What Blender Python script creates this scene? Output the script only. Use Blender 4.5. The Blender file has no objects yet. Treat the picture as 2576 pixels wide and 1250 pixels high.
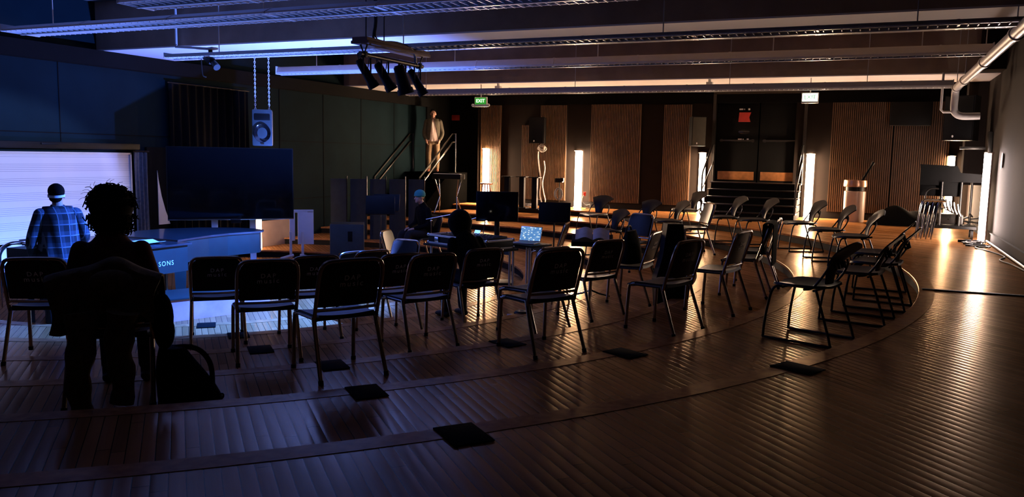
import bpy, bmesh, math, random
from mathutils import Vector, Matrix, Euler
random.seed(7)
PI = math.pi
SC = bpy.context.scene
COL = SC.collection
V = Vector

# ------------------------------------------------------------------ materials
def new_mat(name):
    m = bpy.data.materials.new(name); m.use_nodes = True
    nt = m.node_tree; b = nt.nodes.get('Principled BSDF')
    return m, nt, b

def mat(name, col, rough=0.5, metal=0.0, var=0.15, scale=8.0, spec=0.5, bump=0.0, bscale=60.0, coat=0.0):
    """procedural material: base colour with a soft noise variation and an optional fine bump"""
    m, nt, b = new_mat(name)
    tc = nt.nodes.new('ShaderNodeTexCoord')
    n = nt.nodes.new('ShaderNodeTexNoise'); n.inputs['Scale'].default_value = scale; n.inputs['Detail'].default_value = 4
    nt.links.new(tc.outputs['Object'], n.inputs['Vector'])
    r = nt.nodes.new('ShaderNodeValToRGB')
    r.color_ramp.elements[0].position = 0.3; r.color_ramp.elements[1].position = 0.7
    r.color_ramp.elements[0].color = (*[c * (1 - var) for c in col], 1)
    r.color_ramp.elements[1].color = (*[min(1, c * (1 + var)) for c in col], 1)
    nt.links.new(n.outputs['Fac'], r.inputs['Fac'])
    nt.links.new(r.outputs['Color'], b.inputs['Base Color'])
    b.inputs['Roughness'].default_value = rough; b.inputs['Metallic'].default_value = metal
    b.inputs['Specular IOR Level'].default_value = spec
    b.inputs['Coat Weight'].default_value = coat
    if bump:
        n2 = nt.nodes.new('ShaderNodeTexNoise'); n2.inputs['Scale'].default_value = bscale
        nt.links.new(tc.outputs['Object'], n2.inputs['Vector'])
        bp = nt.nodes.new('ShaderNodeBump'); bp.inputs['Strength'].default_value = bump; bp.inputs['Distance'].default_value = 0.01
        nt.links.new(n2.outputs['Fac'], bp.inputs['Height']); nt.links.new(bp.outputs['Normal'], b.inputs['Normal'])
    return m

def emit(name, col, strength):
    m, nt, b = new_mat(name)
    b.inputs['Base Color'].default_value = (*col, 1)
    b.inputs['Emission Color'].default_value = (*col, 1)
    b.inputs['Emission Strength'].default_value = strength
    return m

def math_node(nt, op, a, bv=None):
    n = nt.nodes.new('ShaderNodeMath'); n.operation = op
    for i, v in enumerate((a, bv)):
        if v is None: continue
        if isinstance(v, (int, float)): n.inputs[i].default_value = v
        else: nt.links.new(v, n.inputs[i])
    return n.outputs[0]

def varnish(nt, b, rough, normal=None):
    """thin varnish: a limited, slightly amber gloss over the matt wood"""
    b.inputs['Specular IOR Level'].default_value = 0.0
    gl = nt.nodes.new('ShaderNodeBsdfGlossy'); gl.inputs['Color'].default_value = (1.0, 0.80, 0.58, 1)
    if isinstance(rough, float): gl.inputs['Roughness'].default_value = rough
    else: nt.links.new(rough, gl.inputs['Roughness'])
    if normal: nt.links.new(normal, gl.inputs['Normal'])
    fr_ = nt.nodes.new('ShaderNodeFresnel'); fr_.inputs['IOR'].default_value = 1.30
    fac = math_node(nt, 'MINIMUM', math_node(nt, 'MULTIPLY', fr_.outputs[0], 0.75), 0.17)
    mxs = nt.nodes.new('ShaderNodeMixShader'); nt.links.new(fac, mxs.inputs[0])
    nt.links.new(b.outputs[0], mxs.inputs[1]); nt.links.new(gl.outputs[0], mxs.inputs[2])
    nt.links.new(mxs.outputs[0], nt.nodes['Material Output'].inputs['Surface'])

def floor_material(name, c0, c1, width=0.066, ang=46.0, rough=0.3, bump=0.35):
    m, nt, b = new_mat(name)
    tc = nt.nodes.new('ShaderNodeTexCoord')
    mp = nt.nodes.new('ShaderNodeMapping'); mp.inputs['Rotation'].default_value = (0, 0, math.radians(-ang))
    nt.links.new(tc.outputs['Object'], mp.inputs['Vector'])
    sx = nt.nodes.new('ShaderNodeSeparateXYZ'); nt.links.new(mp.outputs['Vector'], sx.inputs[0])
    u = math_node(nt, 'DIVIDE', sx.outputs['X'], width)
    idx = math_node(nt, 'FLOOR', u); fr = math_node(nt, 'FRACT', u)
    wn = nt.nodes.new('ShaderNodeTexWhiteNoise'); wn.noise_dimensions = '1D'; nt.links.new(idx, wn.inputs['W'])
    # board ends
    off = math_node(nt, 'MULTIPLY', wn.outputs['Value'], 1.7)
    vv = math_node(nt, 'DIVIDE', math_node(nt, 'ADD', sx.outputs['Y'], off), 1.7)
    vi = math_node(nt, 'FLOOR', vv); vf = math_node(nt, 'FRACT', vv)
    cb = nt.nodes.new('ShaderNodeCombineXYZ'); nt.links.new(idx, cb.inputs[0]); nt.links.new(vi, cb.inputs[1])
    wn2 = nt.nodes.new('ShaderNodeTexWhiteNoise'); wn2.noise_dimensions = '2D'; nt.links.new(cb.outputs[0], wn2.inputs['Vector'])
    # grain
    gm = nt.nodes.new('ShaderNodeMapping'); gm.inputs['Scale'].default_value = (60, 2.5, 1)
    nt.links.new(mp.outputs['Vector'], gm.inputs['Vector'])
    gn = nt.nodes.new('ShaderNodeTexNoise'); gn.inputs['Scale'].default_value = 1.0; gn.inputs['Detail'].default_value = 5
    nt.links.new(gm.outputs['Vector'], gn.inputs['Vector'])
    wear = nt.nodes.new('ShaderNodeTexNoise'); wear.inputs['Scale'].default_value = 1.6; wear.inputs['Detail'].default_value = 6
    nt.links.new(tc.outputs['Object'], wear.inputs['Vector'])
    t = math_node(nt, 'ADD', math_node(nt, 'MULTIPLY', wn2.outputs['Value'], 0.45), math_node(nt, 'MULTIPLY', gn.outputs['Fac'], 0.35))
    t = math_node(nt, 'ADD', t, math_node(nt, 'MULTIPLY', wear.outputs['Fac'], 0.25))
    rp = nt.nodes.new('ShaderNodeValToRGB')
    rp.color_ramp.elements[0].position = 0.15; rp.color_ramp.elements[1].position = 0.95
    rp.color_ramp.elements[0].color = (*c0, 1); rp.color_ramp.elements[1].color = (*c1, 1)
    nt.links.new(t, rp.inputs['Fac'])
    # dark joints between the boards
    edge = math_node(nt, 'MINIMUM', fr, math_node(nt, 'SUBTRACT', 1.0, fr))
    j1 = math_node(nt, 'LESS_THAN', edge, 0.035)
    ve = math_node(nt, 'MINIMUM', vf, math_node(nt, 'SUBTRACT', 1.0, vf))
    j2 = math_node(nt, 'LESS_THAN', ve, 0.0012)
    j = math_node(nt, 'MAXIMUM', j1, j2)
    mx = nt.nodes.new('ShaderNodeMixRGB'); mx.inputs['Color2'].default_value = (0.004, 0.003, 0.002, 1)
    nt.links.new(j, mx.inputs['Fac']); nt.links.new(rp.outputs['Color'], mx.inputs['Color1'])
    nt.links.new(mx.outputs['Color'], b.inputs['Base Color'])
    # each board is slightly cupped
    arch = math_node(nt, 'MULTIPLY', math_node(nt, 'SUBTRACT', fr, 0.5), math_node(nt, 'SUBTRACT', fr, 0.5))
    hgt = math_node(nt, 'SUBTRACT', 0.0, math_node(nt, 'MULTIPLY', arch, 0.0060))
    bp = nt.nodes.new("ShaderNodeBump"); bp.inputs["Strength"].default_value = bump; bp.inputs["Distance"].default_value = 1.0
    nt.links.new(hgt, bp.inputs['Height']); nt.links.new(bp.outputs['Normal'], b.inputs['Normal'])
    rr = math_node(nt, 'ADD', math_node(nt, 'MULTIPLY', wear.outputs['Fac'], 0.14), rough - 0.07)
    nt.links.new(rr, b.inputs['Roughness'])
    varnish(nt, b, rr, bp.outputs['Normal'])
    return m

# ------------------------------------------------------------------ mesh builder
class MB:
    def __init__(s): s.bm = bmesh.new()
    def _add(s, fn, M):
        r = fn(); vs = r['verts']
        for v in vs: v.co = M @ v.co
        return vs
    def box(s, c, size, rot=(0, 0, 0), bev=0.0):
        M = Matrix.Translation(c) @ Euler(rot).to_matrix().to_4x4() @ Matrix.Diagonal((*size, 1))
        vs = s._add(lambda: bmesh.ops.create_cube(s.bm, size=1.0), M)
        if bev:
            es = list({e for v in vs for e in v.link_edges})
            bmesh.ops.bevel(s.bm, geom=es, offset=bev, segments=2, affect='EDGES', profile=0.6)
        return s
    def cyl(s, p0, p1, r0, r1=None, seg=16, cap=True):
        p0, p1 = V(p0), V(p1); d = p1 - p0; L = d.length
        q = d.to_track_quat('Z', 'Y').to_matrix().to_4x4()
        M = Matrix.Translation((p0 + p1) / 2) @ q
        s._add(lambda: bmesh.ops.create_cone(s.bm, cap_ends=cap, segments=seg, radius1=r0, radius2=r0 if r1 is None else r1, depth=L), M)
        return s
    def sph(s, c, r, seg=16, rot=(0, 0, 0)):
        if not hasattr(r, '__len__'): r = (r, r, r)
        M = Matrix.Translation(c) @ Euler(rot).to_matrix().to_4x4() @ Matrix.Diagonal((*r, 1))
        s._add(lambda: bmesh.ops.create_uvsphere(s.bm, u_segments=seg, v_segments=max(6, seg * 2 // 3), radius=1.0), M)
        return s
    def tube(s, pts, r, seg=8, closed=False, smooth_n=0):
        pts = [V(p) for p in pts]
        if smooth_n: pts = catmull(pts, smooth_n, closed)
        n = len(pts); rs = r if hasattr(r, '__len__') else [r] * n
        if len(rs) != n: rs = [rs[0] + (rs[-1] - rs[0]) * i / (n - 1) for i in range(n)]
        rings = []; prev = None
        for i, p in enumerate(pts):
            a = pts[i - 1] if (i > 0 or closed) else p
            b = pts[(i + 1) % n] if (i < n - 1 or closed) else p
            t = (b - a)
            if t.length < 1e-9: t = V((0, 0, 1))
            t.normalize()
            if prev is None:
                up = V((0, 0, 1)) if abs(t.z) < 0.9 else V((1, 0, 0))
                x = t.cross(up).normalized()
            else:
                x = prev - t * prev.dot(t)
                if x.length < 1e-6: x = t.orthogonal()
                x.normalize()
            prev = x; y = t.cross(x)
            rings.append([s.bm.verts.new(p + (x * math.cos(2 * PI * k / seg) + y * math.sin(2 * PI * k / seg)) * rs[i]) for k in range(seg)])
        m = n if closed else n - 1
        for i in range(m):
            A, B = rings[i], rings[(i + 1) % n]
            for k in range(seg):
                s.bm.faces.new((A[k], A[(k + 1) % seg], B[(k + 1) % seg], B[k]))
        if not closed:
            s.bm.faces.new(list(reversed(rings[0]))); s.bm.faces.new(rings[-1])
        return s
    def loft(s, rings, cap=True, closed_ring=True):
        rr = [[s.bm.verts.new(V(p)) for p in ring] for ring in rings]
        k = len(rr[0])
        for A, B in zip(rr[:-1], rr[1:]):
            for i in range(k if closed_ring else k - 1):
                s.bm.faces.new((A[i], A[(i + 1) % k], B[(i + 1) % k], B[i]))
        if cap and closed_ring:
            s.bm.faces.new(list(reversed(rr[0]))); s.bm.faces.new(rr[-1])
        return s
    def lathe(s, prof, c=(0, 0, 0), seg=24, cap=True):
        c = V(c)
        rings = [[c + V((r * math.cos(2 * PI * k / seg), r * math.sin(2 * PI * k / seg), z)) for k in range(seg)] for r, z in prof]
        return s.loft(rings, cap)
    def prism(s, poly, z0, z1):
        return s.loft([[(x, y, z0) for x, y in poly], [(x, y, z1) for x, y in poly]])
    def extr(s, poly, axis, a0, a1):
        """extrude a 2D polygon along x, y or z"""
        f = {'x': lambda p, a: (a, p[0], p[1]), 'y': lambda p, a: (p[0], a, p[1]), 'z': lambda p, a: (p[0], p[1], a)}[axis]
        return s.loft([[f(p, a0) for p in poly], [f(p, a1) for p in poly]])
    def quad(s, a, b, c, d):
        s.bm.faces.new([s.bm.verts.new(V(p)) for p in (a, b, c, d)]); return s
    def grid(s, fn, nu, nv, thick=0.0):
        P = [[V(fn(i / nu, j / nv)) for j in range(nv + 1)] for i in range(nu + 1)]
        vs = [[s.bm.verts.new(p) for p in row] for row in P]
        fs = []
        for i in range(nu):
            for j in range(nv):
                fs.append(s.bm.faces.new((vs[i][j], vs[i + 1][j], vs[i + 1][j + 1], vs[i][j + 1])))
        if thick:
            for f in fs: f.normal_update()
            nrm = {}
            for row in vs:
                for v in row:
                    n = V((0, 0, 0))
                    for f in v.link_faces:
                        if f in fs: n += f.normal
                    nrm[v] = n.normalized() if n.length else V((0, 0, 1))
            bk = [[s.bm.verts.new(v.co - nrm[v] * thick) for v in row] for row in vs]
            for i in range(nu):
                for j in range(nv):
                    s.bm.faces.new((bk[i][j + 1], bk[i + 1][j + 1], bk[i + 1][j], bk[i][j]))
            for i in range(nu):
                s.bm.faces.new((vs[i][0], bk[i][0], bk[i + 1][0], vs[i + 1][0]))
                s.bm.faces.new((vs[i + 1][nv], bk[i + 1][nv], bk[i][nv], vs[i][nv]))
            for j in range(nv):
                s.bm.faces.new((vs[0][j + 1], bk[0][j + 1], bk[0][j], vs[0][j]))
                s.bm.faces.new((vs[nu][j], bk[nu][j], bk[nu][j + 1], vs[nu][j + 1]))
        return s
    def xf(s, M):
        bmesh.ops.transform(s.bm, matrix=M, verts=s.bm.verts); return s
    def mesh(s, name, smooth=True):
        bmesh.ops.remove_doubles(s.bm, verts=s.bm.verts, dist=1e-5)
        bmesh.ops.recalc_face_normals(s.bm, faces=s.bm.faces)
        me = bpy.data.meshes.new(name); s.bm.to_mesh(me); s.bm.free()
        if smooth:
            for p in me.polygons: p.use_smooth = True
            if hasattr(me, 'set_sharp_from_angle'): me.set_sharp_from_angle(angle=math.radians(38))
        return me
    def build(s, name, m, parent=None, loc=None, rotz=0.0, smooth=True):
        me = s.mesh(name, smooth); me.materials.append(m)
        o = bpy.data.objects.new(name, me); COL.objects.link(o)
        if parent: o.parent = parent
        if loc is not None: o.location = loc; o.rotation_euler = (0, 0, rotz)
        return o

def catmull(pts, n, closed=False):
    out = []; N = len(pts)
    m = N if closed else N - 1
    for i in range(m):
        p0 = pts[(i - 1) % N] if (closed or i > 0) else pts[0] * 2 - pts[1]
        p1 = pts[i]; p2 = pts[(i + 1) % N]
        p3 = pts[(i + 2) % N] if (closed or i + 2 < N) else pts[-1] * 2 - pts[-2]
        for k in range(n):
            t = k / n; t2, t3 = t * t, t * t * t
            out.append(0.5 * ((2 * p1) + (p2 - p0) * t + (2 * p0 - 5 * p1 + 4 * p2 - p3) * t2 + (3 * p1 - p0 - 3 * p2 + p3) * t3))
    if not closed: out.append(pts[-1])
    return out

def blob(chains, vox=0.012, smooth=3, balls=()):
    """one continuous skin: tapered limbs and balls fused by a voxel remesh. chain = [(pos, radius or (rx, ry)), ...]"""
    mb = MB()
    for ch in chains:
        pts = [V(p) for p, r in ch]; rs = [r for p, r in ch]
        sub_p = []; sub_r = []
        fine = catmull(pts, 4)
        nn = len(fine)
        for i in range(nn):
            u = i / (nn - 1) * (len(rs) - 1); k = min(int(u), len(rs) - 2); f = u - k
            a, b = rs[k], rs[k + 1]
            a = a if hasattr(a, '__len__') else (a, a); b = b if hasattr(b, '__len__') else (b, b)
            sub_r.append((a[0] + (b[0] - a[0]) * f, a[1] + (b[1] - a[1]) * f))
        rings = []; prevx = None
        for i, p in enumerate(fine):
            t = (fine[min(i + 1, nn - 1)] - fine[max(i - 1, 0)]).normalized()
            x = V((1, 0, 0)) if prevx is None else prevx
            x = x - t * x.dot(t)
            if x.length < 1e-3: x = t.orthogonal()
            x.normalize(); prevx = x; y = t.cross(x)
            rings.append([p + x * math.cos(2 * PI * k / 12) * sub_r[i][0] + y * math.sin(2 * PI * k / 12) * sub_r[i][1] for k in range(12)])
        mb.loft(rings)
        for p, r in (ch[0], ch[-1]):
            rr = r if hasattr(r, '__len__') else (r, r)
            mb.sph(p, (rr[0] * 0.98, rr[1] * 0.98, min(rr) * 0.9), seg=12)
    for c, r, rot in balls: mb.sph(c, r, seg=14, rot=rot)
    me = mb.mesh('tmp', False)
    o = bpy.data.objects.new('tmp', me); COL.objects.link(o)
    md = o.modifiers.new('r', 'REMESH'); md.mode = 'VOXEL'; md.voxel_size = vox
    sm = o.modifiers.new('s', 'SMOOTH'); sm.factor = 0.5; sm.iterations = smooth
    dg = bpy.context.evaluated_depsgraph_get()
    res = bpy.data.meshes.new_from_object(o.evaluated_get(dg))
    bpy.data.objects.remove(o); bpy.data.meshes.remove(me)
    for p in res.polygons: p.use_smooth = True
    return res

def mesh_obj(name, me, m, parent=None):
    me.materials.clear(); me.materials.append(m)
    o = bpy.data.objects.new(name, me); COL.objects.link(o)
    if parent: o.parent = parent
    return o

def text_mesh(txt, size, ext=0.001, spacing=1.0):
    cu = bpy.data.curves.new('t', 'FONT'); cu.body = txt; cu.size = size; cu.extrude = ext
    cu.align_x = 'CENTER'; cu.align_y = 'CENTER'; cu.space_character = spacing; cu.space_line = 0.85
    o = bpy.data.objects.new('t', cu); COL.objects.link(o)
    dg = bpy.context.evaluated_depsgraph_get()
    me = bpy.data.meshes.new_from_object(o.evaluated_get(dg))
    bpy.data.objects.remove(o); bpy.data.curves.remove(cu)
    return me

def tag(o, label=None, cat=None, group=None, kind=None):
    if label: o['label'] = label
    if cat: o['category'] = cat
    if group: o['group'] = group
    if kind: o['kind'] = kind
    return o

def thing(name, label, cat, loc=(0, 0, 0), rotz=0.0, group=None):
    o = bpy.data.objects.new(name, None); COL.objects.link(o)
    o.empty_display_size = 0.1
    o.location = loc; o.rotation_euler = (0, 0, rotz)
    return tag(o, label, cat, group)

def struct(name, mb, m, parent=None, smooth=False):
    o = mb.build(name, m, parent, smooth=smooth)
    if not parent: o['kind'] = 'structure'
    return o

def copy_tree(o, loc, rotz, label, group=None):
    r = o.copy(); COL.objects.link(r); r.location = loc; r.rotation_euler = (0, 0, rotz)
    r['label'] = label
    if group: r['group'] = group
    for ch in list(o.children):
        c = ch.copy(); COL.objects.link(c); c.parent = r
        for g in ch.children:
            d = g.copy(); COL.objects.link(d); d.parent = c
    return r

def face(dx, dy): return math.atan2(-dx, dy)      # rotation that turns local +Y towards (dx, dy)

# ------------------------------------------------------------------ palette
M = {}
M['floor'] = floor_material('oak_floor', (0.21, 0.088, 0.026), (0.50, 0.215, 0.075), rough=0.22, bump=0.75)
M['nosing'] = mat('stair_nosing_oak', (0.40, 0.170, 0.060), 0.35, var=0.3, scale=14)
varnish(M['nosing'].node_tree, M['nosing'].node_tree.nodes['Principled BSDF'], 0.25)
M['riser'] = mat('riser_black', (0.006, 0.005, 0.0045), 0.7, spec=0.2)
M['wall'] = mat('painted_wall', (0.0045, 0.014, 0.018), 0.85, var=0.12, scale=2.0, spec=0.08)
M['wall_dark'] = mat('dark_wall', (0.013, 0.0085, 0.007), 0.8, var=0.2, scale=2.0, spec=0.15)
M['wall_black'] = mat('black_wall', (0.004, 0.004, 0.004), 0.9, spec=0.12)
M['matte_black'] = mat('matte_black', (0.0015, 0.0015, 0.0014), 0.95, spec=0.0)
M['alu'] = mat('brushed_aluminium', (0.60, 0.58, 0.56), 0.45, metal=0.25, var=0.06)
M['plaster'] = mat('dark_plaster', (0.013, 0.009, 0.007), 0.8, var=0.15, scale=3.0, spec=0.12)
M['beige_panel'] = mat('beige_lit_wall', (0.36, 0.25, 0.20), 0.8, var=0.15, scale=3.0)
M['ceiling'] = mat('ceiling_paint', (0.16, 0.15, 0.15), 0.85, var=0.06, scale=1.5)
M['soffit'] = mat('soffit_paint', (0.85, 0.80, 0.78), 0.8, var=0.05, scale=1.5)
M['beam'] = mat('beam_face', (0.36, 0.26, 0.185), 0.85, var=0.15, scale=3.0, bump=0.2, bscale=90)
M['slat'] = mat('wood_slat', (0.090, 0.045, 0.018), 0.5, var=0.25, scale=6.0)
M['slat_back'] = mat('slat_backing', (0.010, 0.006, 0.004), 0.8)
M['white_metal'] = mat('white_enamel', (0.62, 0.60, 0.58), 0.35, var=0.04)
M['white'] = mat('white_laminate', (0.75, 0.75, 0.76), 0.4, var=0.03)
M['black'] = mat('black_plastic', (0.0035, 0.0035, 0.0035), 0.5, var=0.2, spec=0.15)
M['black_soft'] = mat('black_fabric', (0.004, 0.0037, 0.0037), 0.95, var=0.3, scale=30, bump=0.2, spec=0.1)
M['black_gloss'] = mat('black_gloss', (0.006, 0.006, 0.007), 0.12, var=0.1)
M['shell'] = mat('chair_polymer', (0.010, 0.010, 0.010), 0.40, var=0.15, scale=40, bump=0.05, bscale=400, spec=0.28)
M['seat_shell'] = mat('chair_seat_polymer', (0.026, 0.029, 0.030), 0.42, var=0.15, scale=40, bump=0.05, bscale=400, spec=0.3)
M['tube'] = mat('bronze_tube', (0.42, 0.34, 0.26), 0.24, metal=1.0, var=0.1, scale=20)
M['tube_black'] = mat('black_tube', (0.05, 0.047, 0.043), 0.32, metal=0.8, var=0.1, scale=20)
M['chrome'] = mat('chrome', (0.65, 0.64, 0.62), 0.15, metal=1.0, var=0.03)
M['letter'] = mat('stencil_paint', (0.85, 0.80, 0.72), 0.7, var=0.2, scale=80)
M['pad'] = mat('step_pad_rubber', (0.005, 0.006, 0.005), 0.95, var=0.2, scale=40, bump=0.2, spec=0.04)
M['cable'] = mat('cable_rubber', (0.012, 0.011, 0.010), 0.5)
M['cable_white'] = mat('pale_cable', (0.55, 0.50, 0.45), 0.5)
M['wood'] = mat('stained_wood', (0.26, 0.085, 0.035), 0.4, var=0.3, scale=12)
M['copper'] = mat('brass_plate', (0.50, 0.21, 0.07), 0.45, metal=0.6, var=0.25, scale=9)
M['red'] = mat('red_enamel', (0.50, 0.035, 0.02), 0.45, var=0.15)
M['skin'] = mat('skin', (0.50, 0.29, 0.21), 0.55, var=0.08, scale=15)
M['hair'] = mat('dark_hair', (0.005, 0.0035, 0.003), 0.85, spec=0.08, var=0.4, scale=60)
M['led_warm'] = emit('warm_tube', (1.0, 0.66, 0.42), 185)
M['led_dim'] = emit('dim_warm_tube', (1.0, 0.66, 0.44), 22)
M['led_cool'] = emit('cool_tube', (1.0, 0.78, 0.70), 110)
M['chalk'] = mat('grey_fabric', (0.16, 0.17, 0.19), 0.9, var=0.2, scale=20)
# ------------------------------------------------------------------ room
XL, XR, YF, YB = -11.5, 1.88, -3.0, 20.0
CX, CY, FAR = -9.4, 9.7, 0.955
RAD = [9.93, 8.65, 7.45, 6.2, 4.95, 3.7]          # nosing radii, outermost first
STEP = 0.135
ZT = [-STEP * k for k in range(7)]                # tread heights, 0 = top level

def arc_pt(R, t, z):
    y = R * math.sin(t)
    return (CX + R * math.cos(t), CY + (y * FAR if y > 0 else y), z)
def arc_lim(R):
    lo = math.acos(max(-1, (XL + 0.02 - CX) / R))
    return lo
NS = 120
def arc(R, z):
    L = arc_lim(R)
    return [arc_pt(R, -L + 2 * L * i / NS, z) for i in range(NS + 1)]

# top level floor: everything outside the outermost nosing
mb = MB()
L = arc_lim(RAD[0]); ring = arc(RAD[0], 0.0); outer = []
for i in range(NS + 1):
    t = -L + 2 * L * i / NS
    d = V((ring[i][0] - CX, ring[i][1] - CY, 0)).normalized()
    k = 1e9
    if d.x > 1e-6: k = min(k, (XR - CX) / d.x)
    if d.x < -1e-6: k = min(k, (XL - CX) / d.x)
    if d.y > 1e-6: k = min(k, (YB - CY) / d.y)
    if d.y < -1e-6: k = min(k, (YF - CY) / d.y)
    outer.append([CX + d.x * k, CY + d.y * k, 0.0])
for cx, cy in ((XL, YF), (XR, YF), (XR, YB), (XL, YB)):     # put the room corners onto the outline
    i = min(range(NS + 1), key=lambda q: (outer[q][0] - cx) ** 2 + (outer[q][1] - cy) ** 2)
    outer[i] = [cx, cy, 0.0]
mb.loft([ring, outer], cap=False, closed_ring=False)
struct('floor', mb, M['floor'])
for k in range(6):
    z = ZT[k + 1]
    if k < 5:
        mb = MB(); mb.loft([arc(RAD[k + 1], z), arc(RAD[k], z)], cap=False, closed_ring=False)
    else:
        mb = MB(); A = arc(RAD[5], z)
        mb.loft([[(CX - 2.08 if abs(p[0] - CX) > 9 else p[0] * 0 + CX - 2.0, CY + (p[1] - CY) * 0.55, z) for p in A], A], cap=False, closed_ring=False)
    struct('floor_tier', mb, M['floor'])
    mb = MB(); mb.loft([arc(RAD[k], ZT[k + 1]), arc(RAD[k], ZT[k] - 0.001)], cap=False, closed_ring=False)
    struct('step_riser', mb, M['riser'])
    r0, r1, z0, z1 = RAD[k] - 0.022, RAD[k] + 0.125, ZT[k] - 0.028, ZT[k] + 0.003
    mb = MB()
    mb.loft([arc(r0, z0), arc(r0, z1 - 0.006), arc(r0 + 0.006, z1), arc(r1, z1), arc(r1, z1 - 0.004)], cap=False, closed_ring=False)
    struct('trim_%d' % (k + 1), mb, M['nosing'], smooth=True)

# walls
mb = MB(); mb.box((XR + 0.1, (YF + YB) / 2, 1.2), (0.2, YB - YF + 0.4, 4.9)); struct('wall_right', mb, M['wall_dark'])
mb = MB(); mb.box(((XL + XR) / 2, YF - 0.1, 1.2), (XR - XL + 0.4, 0.2, 4.9)); struct('wall_front', mb, M['wall_black'])
# back wall with an opening in its left corner and a doorway for the stage doors
mb = MB()
mb.box(((-9.85 - 3.55) / 2, YB + 0.1, 1.35), (6.3, 0.2, 4.6)); mb.box(((-1.50 + XR) / 2, YB + 0.1, 1.35), (XR + 1.50 + .4, 0.2, 4.6))
mb.box((-2.52, YB + 0.1, 3.2), (2.06, 0.2, 1.0)); mb.box((-2.52, YB + 0.1, -0.1), (2.06, 0.2, 1.7))
struct('wall_back', mb, M['plaster'])
mb = MB(); mb.box((-10.7, 21.6, 1.35), (1.9, 0.2, 4.6)); mb.box((-9.83, 20.85, 1.35), (0.1, 1.6, 4.6)); mb.box((-11.5, 20.85, 1.35), (0.1, 1.6, 4.6))
mb.box((-10.7, 20.85, 3.0), (1.8, 1.6, 0.1)); struct('wall_exit_passage', mb, M['wall_black'])
# the upper back wall is a black painted band
mb = MB(); mb.box(((XL + XR) / 2 + .9, YB - 0.02, 3.05), (XR - XL - 1.9, 0.04, 0.85)); struct('trim_black_band', mb, M['wall_black'])
# left wall, with panel joints as shallow grooves
mb = MB(); mb.box((XL - 0.1, (YF + YB) / 2, 1.2), (0.2, YB - YF + 0.4, 4.9)); struct('wall_left', mb, M['wall'])
mb = MB()
for y in (5.6, 7.2, 8.8, 13.9, 15.4, 16.9, 18.4): mb.box((XL + 0.004, y, 1.0), (0.008, 0.014, 3.6))
for z in (1.52, 0.28, 2.6): mb.box((XL + 0.004, 10, z), (0.008, 20, 0.014))
struct('trim_panel_joints', mb, M['wall_black'])
mb = MB(); mb.box((XL + 0.012, 13.5, -0.47), (0.024, 1.5, 0.66)); struct('trim_lit_wall', mb, M['beige_panel'])  # beige stretch of wall, lightened in colour for the glow of the tube
mb = MB(); mb.box((XL + 0.03, 13.5, -0.77), (0.04, 1.5, 0.08)); struct('baseboard_left', mb, M['white'])
# baseboards
mb = MB(); mb.box((XR - 0.012, 8.5, 0.075), (0.024, 23, 0.15)); mb.box((XR - 0.02, 8.5, 0.155), (0.04, 23, 0.02)); struct('baseboard_right', mb, M['wall_dark'])
mb = MB(); mb.box(((-9.85 - 3.65) / 2, YB - 0.012, 0.07), (6.2, 0.024, 0.14)); mb.box(((-1.40 + XR) / 2, YB - 0.012, 0.07), (XR + 1.36, 0.024, 0.14)); struct('baseboard_back', mb, M['riser'])

# ceiling, deep beams with pale undersides
CZ, BZ = 3.60, 2.85
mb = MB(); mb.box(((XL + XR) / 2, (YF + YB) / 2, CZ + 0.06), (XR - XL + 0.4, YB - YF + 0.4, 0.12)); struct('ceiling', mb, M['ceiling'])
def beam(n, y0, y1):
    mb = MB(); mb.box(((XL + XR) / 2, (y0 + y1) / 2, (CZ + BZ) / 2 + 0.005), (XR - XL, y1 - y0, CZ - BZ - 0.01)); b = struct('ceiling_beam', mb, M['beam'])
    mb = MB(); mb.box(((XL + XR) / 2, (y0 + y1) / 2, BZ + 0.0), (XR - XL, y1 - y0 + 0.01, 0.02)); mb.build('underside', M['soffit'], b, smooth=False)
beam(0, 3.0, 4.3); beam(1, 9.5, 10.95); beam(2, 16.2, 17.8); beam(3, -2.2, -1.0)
# ceiling line along the left wall: a dark duct casing
mb = MB(); mb.box((XL + 0.08, 9.0, 2.72), (0.16, 22.0, 0.24)); struct('trim_duct_casing', mb, M['wall_black'])
mb = MB(); mb.box((XR - 0.17, 15.9, 3.2), (0.34, 0.55, 0.7)); mb.box((XR - 0.16, 18.0, 1.9), (0.32, 0.4, 2.0)); struct('trim_wall_pier', mb, M['wall_dark'])

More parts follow.
